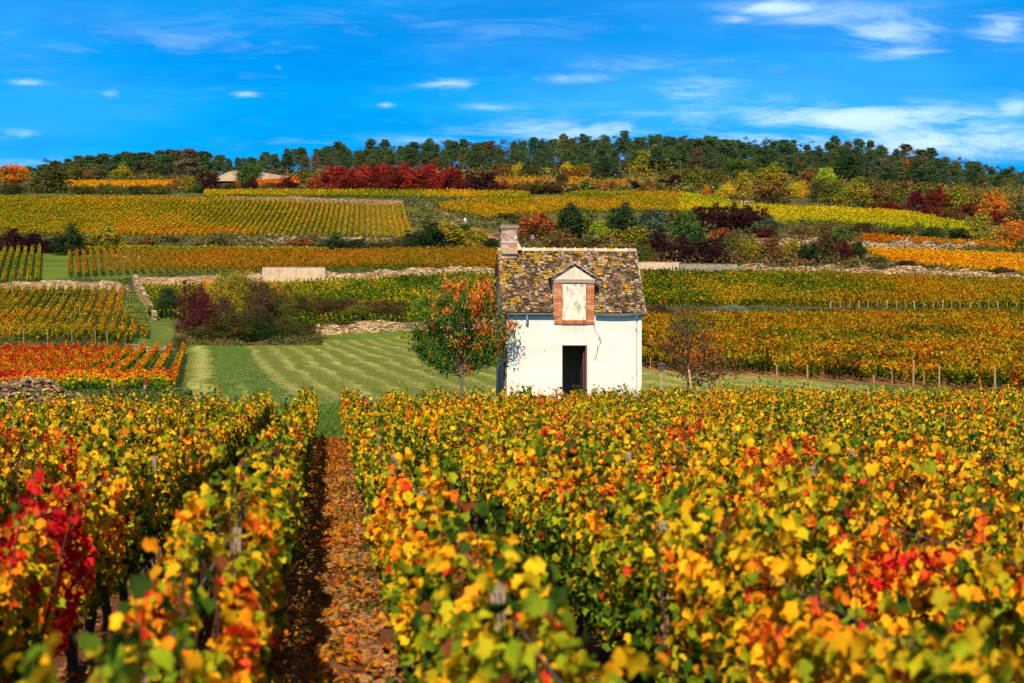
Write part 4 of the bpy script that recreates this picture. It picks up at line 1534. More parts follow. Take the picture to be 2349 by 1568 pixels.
def heap(rnd):
    for i in range(1500):
        u = rnd.uniform(-120, 255); t = (u + 60) / 300
        d = rnd.uniform(58, 64)
        prof = np.interp(u, [-120, -40, 60, 90, 130, 170, 205, 255], [.85, .95, 1.25, 1.30, 1.05, .85, .55, .1]) * max(0, 1 - ((d - 61) / 3.3) ** 2)
        x = (u - UC) / FPX * d
        z = gz(x, d) + rnd.uniform(0.55, 1.0) * prof
        c = rnd.choice([(.34, .20, .10), (.24, .14, .07), (.16, .10, .06), (.42, .27, .14), (.09, .06, .04), (.2, .13, .08), (.60, .42, .25) if rnd.random() < .35 else (.2, .14, .1)])
        yield (x, d, z), rnd.uniform(.06, .17), c, rnd.uniform(.35, .7)


rocks('stone_heap', heap, 'heap of broken brown and cream field stones at the left behind the vines')


def heap_core():
    mb = MB()
    n = 26
    V = []; F = []
    us = np.linspace(-120, 255, n)
    for j, d in enumerate(np.linspace(58, 64, 7)):
        for u in us:
            prof = np.interp(u, [-120, -40, 60, 90, 130, 170, 205, 255], [.8, .9, 1.2, 1.25, 1.0, .8, .5, .0]) * max(0, 1 - ((d - 61) / 3.1) ** 2)
            x = (u - UC) / FPX * d
            V.append((x, d, gz(x, d) + prof * .82 - .05))
    for j in range(6):
        for i in range(n - 1):
            F.append((j * n + i, j * n + i + 1, (j + 1) * n + i + 1, (j + 1) * n + i))
    o = obj('earth_mound', mesh_from('earth_mound', V, F, np.full((len(V), 3), .09) * np.array([1, .75, .55]), True), M_soil)
    tag(o, 'low bank of earth under the heap of field stones', 'earth', kind='structure')


heap_core()


def bank_stones(zones):
    def g(rnd):
        for (u0, u1, v0, v1, n, r0, r1) in zones:
            for i in range(n):
                u = rnd.gauss((u0 + u1) / 2, (u1 - u0) / 4); v = rnd.gauss((v0 + v1) / 2, (v1 - v0) / 4)
                d = depth_at(u, v)
                x, y, z = at(u, d)
                yield (x, y, z + .05), rnd.uniform(r0, r1), tuple(q * .7 for q in rnd.choice(ROUGH)), rnd.uniform(.5, .8)
    return g


rocks('rubble', bank_stones([(540, 700, 540, 574, 900, .08, .32), (600, 690, 548, 560, 250, .2, .5), (0, 130, 543, 553, 120, .1, .25), (660, 820, 548, 572, 90, .1, .3)]), 'pale rubble spilled over the scrubby bank below the striped vineyard')
rocks('rubble', bank_stones([(1700, 1900, 545, 560, 260, .15, .5), (1950, 2230, 556, 570, 260, .12, .4)]), 'white rubble fallen round the ruined walls on the right slope, higher up')
rocks('rubble', bank_stones([(1780, 1880, 722, 728, 60, .05, .16), (2240, 2330, 722, 726, 40, .05, .14), (1600, 1780, 722, 730, 40, .04, .12), (700, 760, 745, 772, 160, .07, .22)]), 'scattered pale stones on the grassy banks beside the lower walls')
rocks('rubble', bank_stones([(1890, 1950, 468, 478, 120, .2, .5), (1700, 1740, 462, 470, 60, .2, .5), (1800, 1830, 418, 424, 60, .3, .6), (1030, 1130, 388, 392, 60, .2, .5)]), 'small patches of bare rock among the bushes high on the right slope')
rocks('rubble', bank_stones([(250, 640, 586, 594, 160, .1, .22)]), 'line of pale stones at the upper ends of the ochre vine rows')


def gravel_mound():
    cx, cy, cz = at(588, 548)
    V = []; F = []; n = 60; m = 26
    for j in range(m):
        for i in range(n):
            a = -1 + 2 * i / (n - 1); b = -1 + 2 * j / (m - 1)
            h = max(0, 1 - a * a - b * b) ** .75 * 3.1 * (1 - .25 * math.sin(a * 2.2 + .6)) * (.85 + .3 * vnoise(np.array([a * 4]), np.array([b * 4]), 401)[0])
            x, y = cx + a * 11.6, cy + b * 11
            V.append((x, y, max(gz(x, y), cz - 1.5) * .4 + (cz + .2) * .6 + h - .4 * (h <= 0)))
    for j in range(m - 1):
        for i in range(n - 1):
            F.append((j * n + i, j * n + i + 1, (j + 1) * n + i + 1, (j + 1) * n + i))
    c = np.array([(.42, .31, .21)]) * (.8 + .3 * RS.rand(len(V), 1))
    o = obj('gravel_mound', mesh_from('gravel_mound', V, F, c, True), M_ground)
    tag(o, 'pale mound of quarry gravel at the edge of the wood', 'mound', kind='structure')


gravel_mound()


# stones, leaves and soil of the alley
def alley(rnd):
    for i in range(24000):
        y = 4.5 + 30 * rnd.random() ** 1.8
        lane = rnd.choice([0, 0, 0, 0, 0, -1, -2, 1, 2, 3])
        a = .03 + lane + max(-.5, min(.5, rnd.gauss(.03, .30)))
        x = a + K_FG * y
        if vnoise(np.array([x * 5]), np.array([y * 1.6]), 77)[0] < .38: continue
        k = rnd.random()
        c = (.32, .145, .045) if k < .45 else ((.22, .10, .035) if k < .7 else ((.42, .22, .08) if k < .82 else (.12, .06, .03)))
        yield (x, y, gz(x, y) + .015), rnd.uniform(.007, .034) ** 1.0 * (1 + y * .012), c, rnd.uniform(.3, .6)


rocks('pebbles', alley, 'ochre limestone pebbles strewn over the soil of the alley')


def fallen():
    n = 7000
    y = 4 + 44 * RS.rand(n) ** 1.3
    a = .03 + RS.choice([0, 0, 0, 0, 0, 0, -1, -1, -2, -3, 1, 2, 3, 4], n) + RS.normal(size=n) * .27
    x = a + K_FG * y
    N = rn(n) * .45; N[:, 2] += 1
    T = rn(n); T[:, 2] *= .2
    C = autumn(RS.normal(size=n) * .10 + .84, .4) * np.array([.62, .60, 1.0])
    P3 = np.stack([x, y, ground_z(x, y) + .03 + .02 * RS.rand(n)], 1)
    V, F, C = leaves(P3, N, T, .035 + .035 * RS.rand(n), C, T_NEAR)
    o = obj('fallen_leaves', mesh_from('fallen_leaves', V, F, C), M_vine)
    tag(o, 'fallen vine leaves lying on the soil between the foreground rows', 'leaves', kind='stuff')
    # small weeds along the alley
    n = 2600
    y = 5 + 28 * RS.rand(n) ** 1.3
    a = .03 + RS.choice([0, -1], n) + np.where(RS.rand(n) < .5, -.22, .30) + RS.normal(size=n) * .10
    m = vnoise(a * 3, y * 1.6, 501) > .5
    y = y[m]; a = a[m]; n = len(y)
    x = a + K_FG * y
    N = rn(n) * .7; N[:, 2] += .6
    V, F, C = leaves(np.stack([x, y, ground_z(x, y) + .02 + .05 * RS.rand(n)], 1), N, rn(n), .02 + .03 * RS.rand(n), np.array([(.04, .085, .012)]) * (.6 + .8 * RS.rand(n, 1)), T_MID)
    o = obj('weeds', mesh_from('weeds', V, F, C), M_grass)
    tag(o, 'small green weeds growing in the stony alley', 'weeds', kind='stuff')


fallen()


def blades(name, label, n, gen, hgt, colb, mat=M_grass, width=.25):
    x, y = gen(n)
    n = len(x)
    z = ground_z(x, y)
    h = hgt * (.5 + RS.rand(n))
    T = rn(n) * .35; T[:, 2] = 1
    N = rn(n); N[:, 2] *= .2
    tmpl = (np.array([(-width / 2, .5, 0), (width / 2, .5, 0), (0, -.5, .12)]), np.array([(0, 1, 2)]))
    C = np.array([colb]) * (.6 + .8 * RS.rand(n, 1)) * (1 + np.array([.5, .1, 0]) * (RS.rand(n, 1) - .4))
    V, F, C = leaves(np.stack([x, y, z + h * .45], 1), N, T, h, C, tmpl)
    o = obj(name, mesh_from(name, V, F, C), mat)
    tag(o, label, 'grass', kind='stuff')


def g_edge(n):
    u = RS.rand(n) * 2000 + 380; d = 44 + 26 * RS.rand(n)
    x = (u - UC) / FPX * d
    a = x - K_FG * d
    m = d > fg_end(a) + .1
    return x[m], d[m]


blades('grass', 'lush unmown grass behind the foreground vines', 60000, g_edge, .13, (.085, .145, .018), width=.3)


def g_meadow(n):
    u = RS.rand(n) * 1850 + 410; d = 68 + 136 * RS.rand(n) ** 1.3
    x = (u - UC) / FPX * d
    m = (d < np.interp(u, [400, 430, 930, 1430, 1470, 1700, 1900, 2180, 2349], [178, 180, 203, 203, 119, 111, 105, 96, 90]))
    return x[m], d[m]


blades('meadow_stubble', 'pale mown stubble standing on the meadow', 90000, g_meadow, .07, (.19, .22, .07), width=1.2)


# ------------------------------------------------------------------ bushes and trees
def crown(seed, nclump, per, leaf, shape='dome', accent=.12, tm=T_FAR, ragged=.25):
    """unit crown: width 1, height 1, base at z=0"""
    rs = np.random.RandomState(seed)
    Pp = []; Nn = []; Cc = []
    cl = []
    for i in range(nclump):
        a = rs.rand() * 2 * pi
        if shape == 'dome':
            zc = rs.rand() ** .8
            R = .46 * math.sqrt(max(0.03, 1 - (zc * .98) ** 2.2)) * (.9 + .35 * (rs.rand() - .5))
            r = R * math.sqrt(rs.rand() * .6 + .4)
            lob = 1 + .22 * math.sin(3 * a + seed) + .16 * math.sin(5 * a + 2.3 * seed); r *= lob
            c = (r * cos(a), r * sin(a), .08 + zc * (.60 + .26 * (1 + math.sin(2 * a + 1.7 * seed)) / 1.3 + .10 * rs.rand()))
            sz = (.10 + .13 * rs.rand())
            if rs.rand() < .2: c = (c[0] * 1.3, c[1] * 1.3, c[2] * 1.12); sz *= .6
        elif shape == 'ball':
            ph = math.acos(1 - 2 * rs.rand()); r = .36 * (.6 + .4 * rs.rand())
            c = (r * sin(ph) * cos(a), r * sin(ph) * sin(a), .52 + r * cos(ph) * 1.15)
            sz = .15 + .08 * rs.rand()
        else:
            raise ValueError
        cl.append((c, sz, .75 + .5 * rs.rand()))
    for (c, sz, br) in cl:
        n = per
        q_ = rs.rand()
        tint = np.array([1.0, 1.0, 1.0]) if q_ < .5 else (np.array([1.5, 1.15, .9]) if q_ < .72 else (np.array([.75, 1.05, .9]) if q_ < .9 else np.array([1.25, .75, .8])))
        d = rs.normal(size=(n, 3)); d /= np.linalg.norm(d, axis=1, keepdims=True)
        rr = sz * (.45 + .55 * rs.rand(n, 1) ** .5) * (1 + ragged * rs.normal(size=(n, 1)) * .5)
        p = np.array(c) + d * rr * np.array([1, 1, .85])
        p[:, 2] = np.maximum(p[:, 2], .0)
        Pp.append(p); Nn.append(d * .7 + rs.normal(size=(n, 3)) * .5 + np.array([0, 0, .3]))
        col = np.ones((n, 3)) * br * (.65 + .7 * rs.rand(n, 1)) * tint
        hue = rs.rand(n, 1) < accent
        col = np.where(hue, col * np.array([1.7, 1.35, .8]), col)
        Cc.append(col)
    Pp = np.concatenate(Pp); Nn = np.concatenate(Nn); Cc = np.concatenate(Cc)
    n = len(Pp)
    T = rs.normal(size=(n, 3)); T[:, 2] -= .4
    return leaves(Pp, Nn, T, leaf * (.6 + .8 * rs.rand(n)), Cc, tm)


def stems_mesh(seed, n=6, top=.55, spread=.28, r=.012):
    rnd = random.Random(seed)
    mb = MB()
    for i in range(n):
        a = rnd.uniform(0, 6.28); s = spread * rnd.uniform(.3, 1)
        mb.tube([(0, 0, -.04), (s * .4 * cos(a), s * .4 * sin(a), top * .5), (s * cos(a), s * sin(a), top * rnd.uniform(.8, 1.2))], [r, r * .8, r * .3], 5, (.9, .8, .7))
    me = bpy.data.meshes.new('stems')
    me.from_pydata(mb.v, [], mb.f)
    at_ = me.color_attributes.new('Col', 'FLOAT_COLOR', 'POINT')
    at_.data.foreach_set('color', np.tile(np.array([.10, .075, .055, 1], np.float32), len(mb.v)))
    me.materials.append(M_bark)
    return me


BUSH_L = []      # detailed prototypes (near)
BUSH_S = []      # light prototypes (far)
for s in range(5):
    me = mesh_from('foliage', *crown(100 + s, 110, 100, .027, 'dome', .14, ragged=.5)); me.materials.append(M_leaf); BUSH_L.append(me)
for s in range(6):
    me = mesh_from('foliage', *crown(200 + s, 80, 44, .050, 'dome', .12, ragged=.5)); me.materials.append(M_leaf); BUSH_S.append(me)
BALL = []
for s in range(3):
    me = mesh_from('crown', *crown(300 + s, 70, 66, .042, 'ball', .15, ragged=.5)); me.materials.append(M_leaf); BALL.append(me)
STEMS = [stems_mesh(400 + s) for s in range(3)]
TRUNKS = [stems_mesh(420 + s, 4, .7, .2, .022) for s in range(2)]

CO = dict(orange=(.50, .19, .015), gold=(.56, .32, .015), olive=(.12, .125, .018), dkolive=(.065, .068, .014), green=(.055, .105, .016), dkgreen=(.022, .05, .014),
          grey=(.12, .13, .045), yolive=(.25, .215, .016), yellow=(.50, .38, .016), lime=(.27, .36, .02), brown=(.17, .10, .026), dbrown=(.085, .055, .022),
          purple=(.036, .011, .013), wine=(.085, .012, .018), red=(.29, .026, .018), dred=(.14, .017, .012), rust=(.26, .085, .02), sage=(.17, .235, .17), teal=(.06, .11, .06), bare=(.11, .08, .055))
NAMEC = dict(orange='bright orange', gold='golden', olive='olive green', dkolive='dark olive', green='green', dkgreen='dark green', grey='grey green', yolive='yellow olive', yellow='yellow',
             lime='bright lime green', brown='brown green', dbrown='dull brown', purple='dark purple', wine='wine red', red='scarlet', dred='deep red', rust='rust orange', sage='pale blue green', teal='bluish green', bare='leafless grey brown')
bcount = [0]


def bush(u, v, wd, h, colr, where, kind='bush', d=None, near=False, big=None, sq=1.0):
    bcount[0] += 1
    rnd = random.Random(bcount[0] * 13)
    if d is None: d = depth_at(u, v)
    x, y, z = at(u, d)
    W = wd / FPX * d; Hh = h / FPX * d
    dp = min(W, Hh * 1.9 + .5) * sq
    c = CO[colr]
    k = rnd.uniform(.88, 1.12)
    R = empty('bush' if kind == 'bush' else 'tree', (x, y, z), rnd.uniform(-.5, .5))
    ball = kind == 'tree'
    me = rnd.choice(BALL) if ball else (rnd.choice(BUSH_L) if near else rnd.choice(BUSH_S))
    f = obj('crown' if ball else 'foliage', me, None, R)
    f.scale = (W * 1.16, dp * 1.05, Hh * 1.08)
    f.color = (c[0] * k, c[1] * k, c[2] * k, 1)
    st = obj('trunk' if ball else 'stems', rnd.choice(TRUNKS if ball else STEMS), None, R)
    st.scale = (W, dp, Hh)
    st.color = (1, 1, 1, 1)
    size = 'small ' if h < 26 else ('large ' if wd > 85 else '')
    lab = '%s%s %s %s' % (size, NAMEC[colr], 'bush' if not ball else 'tree', where)
    tag(R, lab, 'bush' if not ball else 'tree', 'bushes on the hillside')
    return R


B = bush
T = 'tree'
# far left, along the golden strip
B(35, 426, 74, 46, 'orange', 'at the far left end of the wood', T)
B(112, 443, 78, 56, 'dkolive', 'right of the orange tree at the far left')
B(165, 421, 52, 34, 'olive', 'second from the left in front of the wood'); B(196, 421, 40, 22, 'brown', 'between the two olive bushes at the far left of the wood')
B(216, 419, 66, 30, 'grey', 'in front of the left end of the pines'); B(280, 419, 52, 31, 'yolive', 'in front of the pines, left of the small golden tree')
B(333, 414, 27, 24, 'gold', 'standing alone before the dark pines on the left', T); B(355, 418, 40, 14, 'olive', 'at the foot of the small golden tree')
B(573, 436, 66, 58, 'green', 'with yellow patches standing before the gravel mound', T, sq=.9)
B(578, 443, 30, 26, 'purple', 'under the tree before the gravel mound')
B(478, 443, 58, 38, 'purple', 'left of the gravel mound'); B(405, 441, 42, 24, 'brown', 'on the hedge bank below the golden strip, left part'); B(432, 442, 38, 30, 'yolive', 'on the hedge bank left of the purple bush')
B(455, 444, 30, 20, 'green', 'tucked beside the purple bush left of the mound'); B(655, 443, 56, 27, 'wine', 'right of the gravel mound below orange vines'); B(700, 421, 34, 26, 'olive', 'at the right foot of the gravel mound')
B(722, 440, 46, 30, 'rust', 'left end of the scarlet thicket'); B(640, 400, 76, 26, 'olive', 'behind the gravel mound', sq=.6)
B(620, 443, 40, 18, 'brown', 'between the mound tree and the wine red bush'); B(530, 443, 45, 18, 'dkolive', 'on the bank between the purple bush and the mound tree')
for (u, wd, h, c, s) in ((20, 70, 20, 'dkolive', 'at the left end'), (190, 60, 15, 'dkolive', 'in its left third'), (250, 70, 16, 'olive', 'under the grey green bush'), (320, 70, 15, 'dkolive', 'under the small golden tree'), (370, 50, 16, 'olive', 'right of the golden tree')):
    B(u, 447, wd, h, c, 'on the bank above the striped rows ' + s)
# scarlet thicket
red = [(772, 441, 74, 50, 'red'), (800, 443, 50, 42, 'dred'), (826, 441, 60, 56, 'red'), (856, 442, 56, 48, 'dred'), (872, 425, 60, 44, 'red'), (897, 443, 58, 50, 'dred'), (920, 430, 60, 50, 'red'), (940, 443, 62, 52, 'red'), (968, 443, 58, 40, 'dred'),
       (985, 432, 60, 46, 'red'), (1012, 443, 54, 42, 'red'), (1044, 443, 60, 44, 'dred'), (1030, 425, 44, 34, 'red')]
for i, (u, v, wd, h, c) in enumerate(red):
    B(u, v, wd * 1.1, h * .88, c, 'in the scarlet thicket, %s from its left end' % ordw(i + 1))
B(1078, 443, 50, 36, 'purple', 'at the right end of the scarlet thicket'); B(1118, 444, 64, 36, 'purple', 'just right of the scarlet thicket'); B(1154, 444, 44, 22, 'rust', 'right of the purple bushes beyond the scarlet thicket')
for (u, wd, h, c, s) in ((1195, 50, 20, 'brown', 'its left end'), (1225, 46, 24, 'olive', 'left part'), (1264, 62, 22, 'dbrown', 'under the dark tree'), (1305, 50, 18, 'olive', 'beside the dark tree'), (1342, 46, 24, 'green', 'in the middle'), (1396, 64, 22, 'rust', 'its right part'), (1450, 46, 24, 'purple', 'near the right end'), (1484, 46, 22, 'brown', 'by the purple bushes'), (1518, 50, 26, 'purple', 'beside the tall purple bush'), (1550, 56, 34, 'purple', 'its right end')):
    B(u, 446, wd, h, c, 'on the hedge line under the gold strip ' + s)
B(1291, 434, 32, 34, 'dkolive', 'round and dark, alone in the middle golden strip', T)
# behind the scarlet thicket and under the wood
lst = [(872, 394, 64, 44, 'brown', 'behind the left part of the scarlet thicket'), (936, 390, 66, 60, 'green', 'tall among the pines above the scarlet thicket', T), (988, 396, 50, 24, 'rust', 'above the right part of the scarlet thicket'), (1017, 386, 46, 26, 'olive', 'left of the yellow green tree below the pines'),
       (1102, 386, 56, 42, 'yolive', 'rising below the pines in the middle', T), (750, 402, 70, 16, 'yolive', 'on the grassy edge of the wood left of the thicket'), (1149, 412, 54, 30, 'brown', 'first of the low row under the middle of the wood'), (1186, 412, 36, 27, 'yellow', 'second of the low row under the middle of the wood'),
       (1216, 413, 52, 28, 'dkolive', 'third of the low row under the middle of the wood'), (1257, 401, 34, 15, 'lime', 'low beside the yellow bush under the wood'), (1302, 402, 38, 22, 'yellow', 'under the tallest pines in the middle'), (1335, 405, 50, 24, 'yolive', 'right of the yellow bush under the tallest pines'),
       (1321, 414, 74, 18, 'rust', 'low and wide left of the dark green round bush'), (1382, 419, 52, 44, 'dkgreen', 'round, right of the middle golden strip'), (1411, 420, 48, 33, 'teal', 'leaning on the dark green round bush'), (1490, 410, 74, 52, 'yolive', 'domed, before the wood right of centre'),
       (1463, 394, 52, 46, 'yolive', 'half hidden behind the domed bush before the wood', T), (1548, 394, 64, 52, 'green', 'at the wood edge right of the domed bush', T), (1538, 412, 48, 20, 'olive', 'low to the right of the domed bush'), (1240, 386, 60, 16, 'dbrown', 'at the foot of the middle pines'), (1160, 384, 60, 16, 'dkolive', 'at the foot of the pines left of the tall group'),
       (1590, 408, 60, 30, 'olive', 'under the pale trunks of the right wood'), (1640, 406, 50, 22, 'brown', 'beside the tall green and gold tree')]
for t_ in lst: B(*t_)
# right upper slope
lst = [(1697, 420, 78, 54, 'green', 'tall with gold patches below the pale trunks', T), (1700, 412, 26, 22, 'gold', 'small at the foot of the tall green and gold tree'), (1589, 442, 60, 48, 'olive', 'above the right end of the yellow vineyard'), (1640, 442, 56, 44, 'olive', 'left below the tall green and gold tree'),
       (1620, 453, 22, 20, 'orange', 'tiny and alone above the yellow vineyard'), (1667, 457, 38, 27, 'yellow', 'right of the tiny orange bush'), (1707, 458, 46, 48, 'yolive', 'right of the low yellow bush above the vineyard'), (1765, 440, 80, 46, 'yolive', 'broad and bright on the right upper slope'),
       (1771, 476, 100, 46, 'brown', 'wide, beside the small ruined wall above the vines'), (1822, 455, 44, 28, 'yellow', 'right of the broad bright bush'), (1840, 452, 30, 30, 'gold', 'close beside the yellow bush on the right upper slope'), (1896, 436, 48, 42, 'lime', 'glowing on the right slope below the wood'),
       (1947, 428, 74, 74, 'dkgreen', 'large before the wood on the right', T), (2030, 422, 64, 56, 'bare', 'half bare before the right wood', T), (2038, 434, 42, 36, 'dkgreen', 'conical before the half bare tree', T), (2079, 424, 46, 56, 'rust', 'reddish crown in the right wood', T), (2109, 434, 54, 48, 'dkgreen', 'below the reddish crown in the right wood', T),
       (1859, 428, 64, 32, 'brown', 'behind the lime green bush'), (1990, 440, 60, 26, 'olive', 'below the large dark tree on the right'), (1880, 464, 50, 42, 'dkolive', 'below the lime green bush'), (1913, 474, 62, 46, 'olive', 'above the patch of bare rock on the right'), (1961, 480, 72, 50, 'yolive', 'in the middle of the right thicket'),
       (2011, 482, 64, 46, 'brown', 'right of the middle of the right thicket'), (2047, 484, 66, 50, 'olive', 'left of the deep red bushes on the right'), (2030, 489, 76, 17, 'dred', 'low along the top of the yellow vines on the right'), (2103, 495, 62, 42, 'wine', 'first of the wine red group on the right'), (2143, 482, 58, 38, 'dred', 'behind the wine red group on the right'),
       (2140, 504, 62, 22, 'dred', 'low before the wine red group on the right'), (2197, 484, 76, 46, 'yolive', 'between the wine red group and the orange bush'), (2224, 504, 64, 28, 'wine', 'low left of the orange bush on the right'), (2187, 513, 66, 28, 'brown', 'above the right tip of the yellow vineyard'),
       (2275, 508, 70, 52, 'orange', 'large at the right edge above the dark red bush'), (2275, 516, 74, 24, 'dred', 'low under the large orange bush'), (2329, 508, 64, 46, 'grey', 'at the right edge beside the large orange bush'), (2248, 558, 62, 56, 'yolive', 'at the right tip of the yellow vineyard'), (2319, 560, 80, 42, 'orange', 'at the right edge below the dark red bush'),
       (2312, 449, 32, 33, 'olive', 'round at the far right foot of the wood'), (2340, 577, 28, 18, 'green', 'small at the right edge of the narrow orange strip'), (2200, 450, 80, 22, 'brown', 'at the foot of the far right wood'), (2120, 456, 70, 30, 'olive', 'below the right wood left of the far right trees'), (2060, 452, 60, 26, 'dkolive', 'under the reddish crown'),
       (2250, 470, 70, 18, 'dkolive', 'just left of the far right orange strip'), (2400, 510, 90, 50, 'olive', 'beyond the right edge by the orange bush')]
for t_ in lst: B(*t_)
# the big purple clump
for i, (u, v, wd, h) in enumerate(((1602, 528, 52, 40), (1632, 532, 70, 46), (1672, 534, 74, 48), (1712, 534, 74, 48), (1745, 533, 52, 42))):
    B(u, v, wd, h, 'purple', 'in the long purple clump on the right, %s from its left' % ordw(i + 1))
lst = [(1760, 541, 54, 32, 'teal', 'at the right end of the large purple clump'), (1656, 556, 66, 24, 'rust', 'below the large purple clump'), (1640, 574, 50, 18, 'brown', 'below the rust orange bush under the purple clump'), (1751, 566, 68, 34, 'wine', 'left end of the tumbled white wall'), (1573, 566, 76, 64, 'green', 'bright and round left of the large purple clump'),
       (1628, 606, 84, 46, 'purple', 'spreading above the grey stained wall'), (1673, 602, 62, 50, 'olive', 'right of the spreading purple bush above the wall'), (1717, 602, 62, 44, 'yolive', 'in the middle of the belt above the rubble wall'), (1768, 604, 66, 44, 'brown', 'left of the yellow green bush above the rubble wall'),
       (1819, 604, 60, 40, 'yolive', 'above the rubble wall, left of the dark green one'), (1859, 605, 54, 36, 'dkgreen', 'above the rubble wall beside the red brown one'), (1895, 604, 64, 54, 'dbrown', 'red brown before the tumbled walls'), (1922, 580, 76, 44, 'green', 'between the two tumbled white walls'), (1930, 606, 54, 40, 'wine', 'right of the red brown one above the rubble wall'),
       (1967, 606, 50, 40, 'dkgreen', 'last before the golden vines on the right'), (2010, 612, 60, 18, 'dkolive', 'low at the lower corner of the golden vines'), (2080, 620, 90, 16, 'dbrown', 'low and dark under the golden vines'), (2290, 634, 90, 16, 'dbrown', 'low at the right edge above the rubble wall'), (1840, 548, 60, 20, 'brown', 'on the scrub band under the yellow vines'),
       (1900, 543, 80, 22, 'brown', 'on the scrub band above the tumbled wall'), (1980, 545, 80, 24, 'dbrown', 'on the scrub band right of the green tree'), (2060, 550, 80, 22, 'dkolive', 'on the scrub band in the middle of the right slope'), (2140, 552, 80, 22, 'green', 'on the scrub band near its right end'), (2200, 556, 60, 24, 'dkgreen', 'on the scrub band at its right end')]
for t_ in lst: B(*t_)
# middle, above and behind the house roof
lst = [(1232, 556, 100, 52, 'rust', 'glowing behind the chimney'), (1196, 518, 70, 16, 'dbrown', 'on the bank behind the chimney'), (1160, 505, 60, 12, 'dkolive', 'low under the yellow vines behind the chimney'), (1308, 548, 76, 62, 'dkgreen', 'right of the rust orange bush'), (1342, 546, 64, 58, 'olive', 'third right of the rust orange bush'), (1376, 552, 50, 34, 'lime', 'low before the dark bushes behind the roof'),
       (1423, 550, 80, 60, 'dkgreen', 'tall behind the middle of the roof'), (1438, 508, 34, 34, 'green', 'highest of the clump behind the roof', T), (1497, 564, 80, 68, 'teal', 'broad behind the right end of the roof'), (1455, 582, 96, 50, 'yolive', 'just above the roof ridge on the right'), (1286, 582, 90, 38, 'brown', 'just above the roof ridge on the left'), (1350, 584, 90, 30, 'dbrown', 'just above the middle of the ridge'),
       (1376, 582, 60, 17, 'gold', 'low above the middle of the ridge'), (1500, 507, 54, 20, 'wine', 'left top of the belt behind the roof'), (1546, 516, 56, 22, 'wine', 'right top of the belt behind the roof'), (1506, 600, 80, 52, 'purple', 'right of the roof ridge'), (1560, 604, 70, 46, 'purple', 'between the ridge and the grey stained wall'), (1475, 604, 50, 34, 'olive', 'touching the right verge of the roof'),
       (1600, 590, 50, 44, 'dkgreen', 'behind the spreading purple bush'), (1210, 578, 50, 22, 'olive', 'behind the left part of the ridge'), (1172, 560, 40, 22, 'dkolive', 'left behind the chimney')]
for t_ in lst: B(*t_)
# the mound of bushes hiding the small hut
lst = [(1022, 574, 120, 50, 'yolive', 'covering the front of the tiny hut'), (1060, 572, 70, 44, 'green', 'in front of the tiny hut'), (1092, 574, 60, 40, 'yolive', 'right of the tiny hut'), (980, 577, 94, 50, 'dkgreen', 'left of the tiny hut'), (946, 579, 86, 36, 'dkgreen', 'lowest at the left foot of the hut clump'), (996, 560, 50, 34, 'olive', 'against the left side of the tiny hut'), (1128, 580, 60, 24, 'dkgreen', 'low at the right foot of the hut clump'), (900, 580, 70, 20, 'dkolive', 'trailing left of the hut clump')]
for t_ in lst: B(*t_)
# scrub bank under the striped vineyard
lst = [(22, 577, 78, 40, 'purple', 'at the left edge above the tall green rows'), (78, 579, 74, 32, 'purple', 'second at the left above the tall green rows'), (120, 581, 60, 28, 'purple', 'third at the left above the tall green rows'), (162, 586, 74, 52, 'dkgreen', 'on the bank right of the purple ones'), (240, 577, 94, 46, 'yolive', 'on the bank at the left'), (210, 580, 34, 18, 'purple', 'small between the two bushes on the bank'), (338, 574, 50, 24, 'brown', 'on the bank left of centre'),
       (432, 577, 22, 16, 'sage', 'on the bank, the only blue green one'), (453, 578, 42, 13, 'purple', 'on the bank beside the blue green one'), (380, 560, 60, 14, 'dbrown', 'high on the bank under the striped rows'), (500, 570, 60, 18, 'dkolive', 'on the bank left of the rubble'), (686, 573, 80, 19, 'rust', 'flat, right of the rubble on the bank'), (767, 581, 66, 32, 'dkgreen', 'at the right end of the long green row'), (815, 582, 60, 26, 'dkgreen', 'next right of the one by the long green row'), (862, 583, 80, 18, 'dkolive', 'low between the retaining wall and the ochre rows')]
for t_ in lst: B(*t_)
# near hedge left of the house
near = [(386, 728, 66, 54, 'dkgreen', 'by the grass lane under the crumbling wall'), (448, 768, 80, 98, 'wine', 'purple and tall at the left end of the dark hedge'), (520, 745, 84, 96, 'yolive', 'tall with yellow leaves in the dark hedge'), (550, 700, 70, 62, 'yolive', 'highest of the dark hedge below the plastered wall'), (596, 750, 86, 84, 'dbrown', 'in the middle of the dark hedge'), (510, 764, 74, 66, 'dbrown', 'right of the tall wine red one'), (645, 742, 72, 66, 'olive', 'at the right shoulder of the dark hedge'),
        (462, 786, 74, 26, 'dkolive', 'low at the left foot of the dark hedge'), (530, 788, 120, 56, 'dkolive', 'dense at the foot of the dark hedge'), (592, 788, 96, 48, 'dkgreen', 'second at the foot of the dark hedge'), (652, 786, 90, 46, 'dkolive', 'third at the foot of the dark hedge'), (702, 783, 70, 36, 'dkolive', 'last at the foot of the dark hedge, by the wall end'), (738, 722, 70, 32, 'olive', 'on the terrace right of the dark hedge'), (795, 718, 60, 26, 'dbrown', 'on the terrace left of the cherry tree'),
        (848, 720, 96, 26, 'brown', 'on the terrace just left of the cherry tree crown'), (910, 722, 80, 26, 'dkolive', 'on the terrace behind the cherry tree'), (690, 735, 60, 44, 'dkolive', 'right behind the dark hedge'), (412, 800, 34, 26, 'dbrown', 'scruffy at the corner of the meadow')]
for t_ in near: B(*t_, near=True)
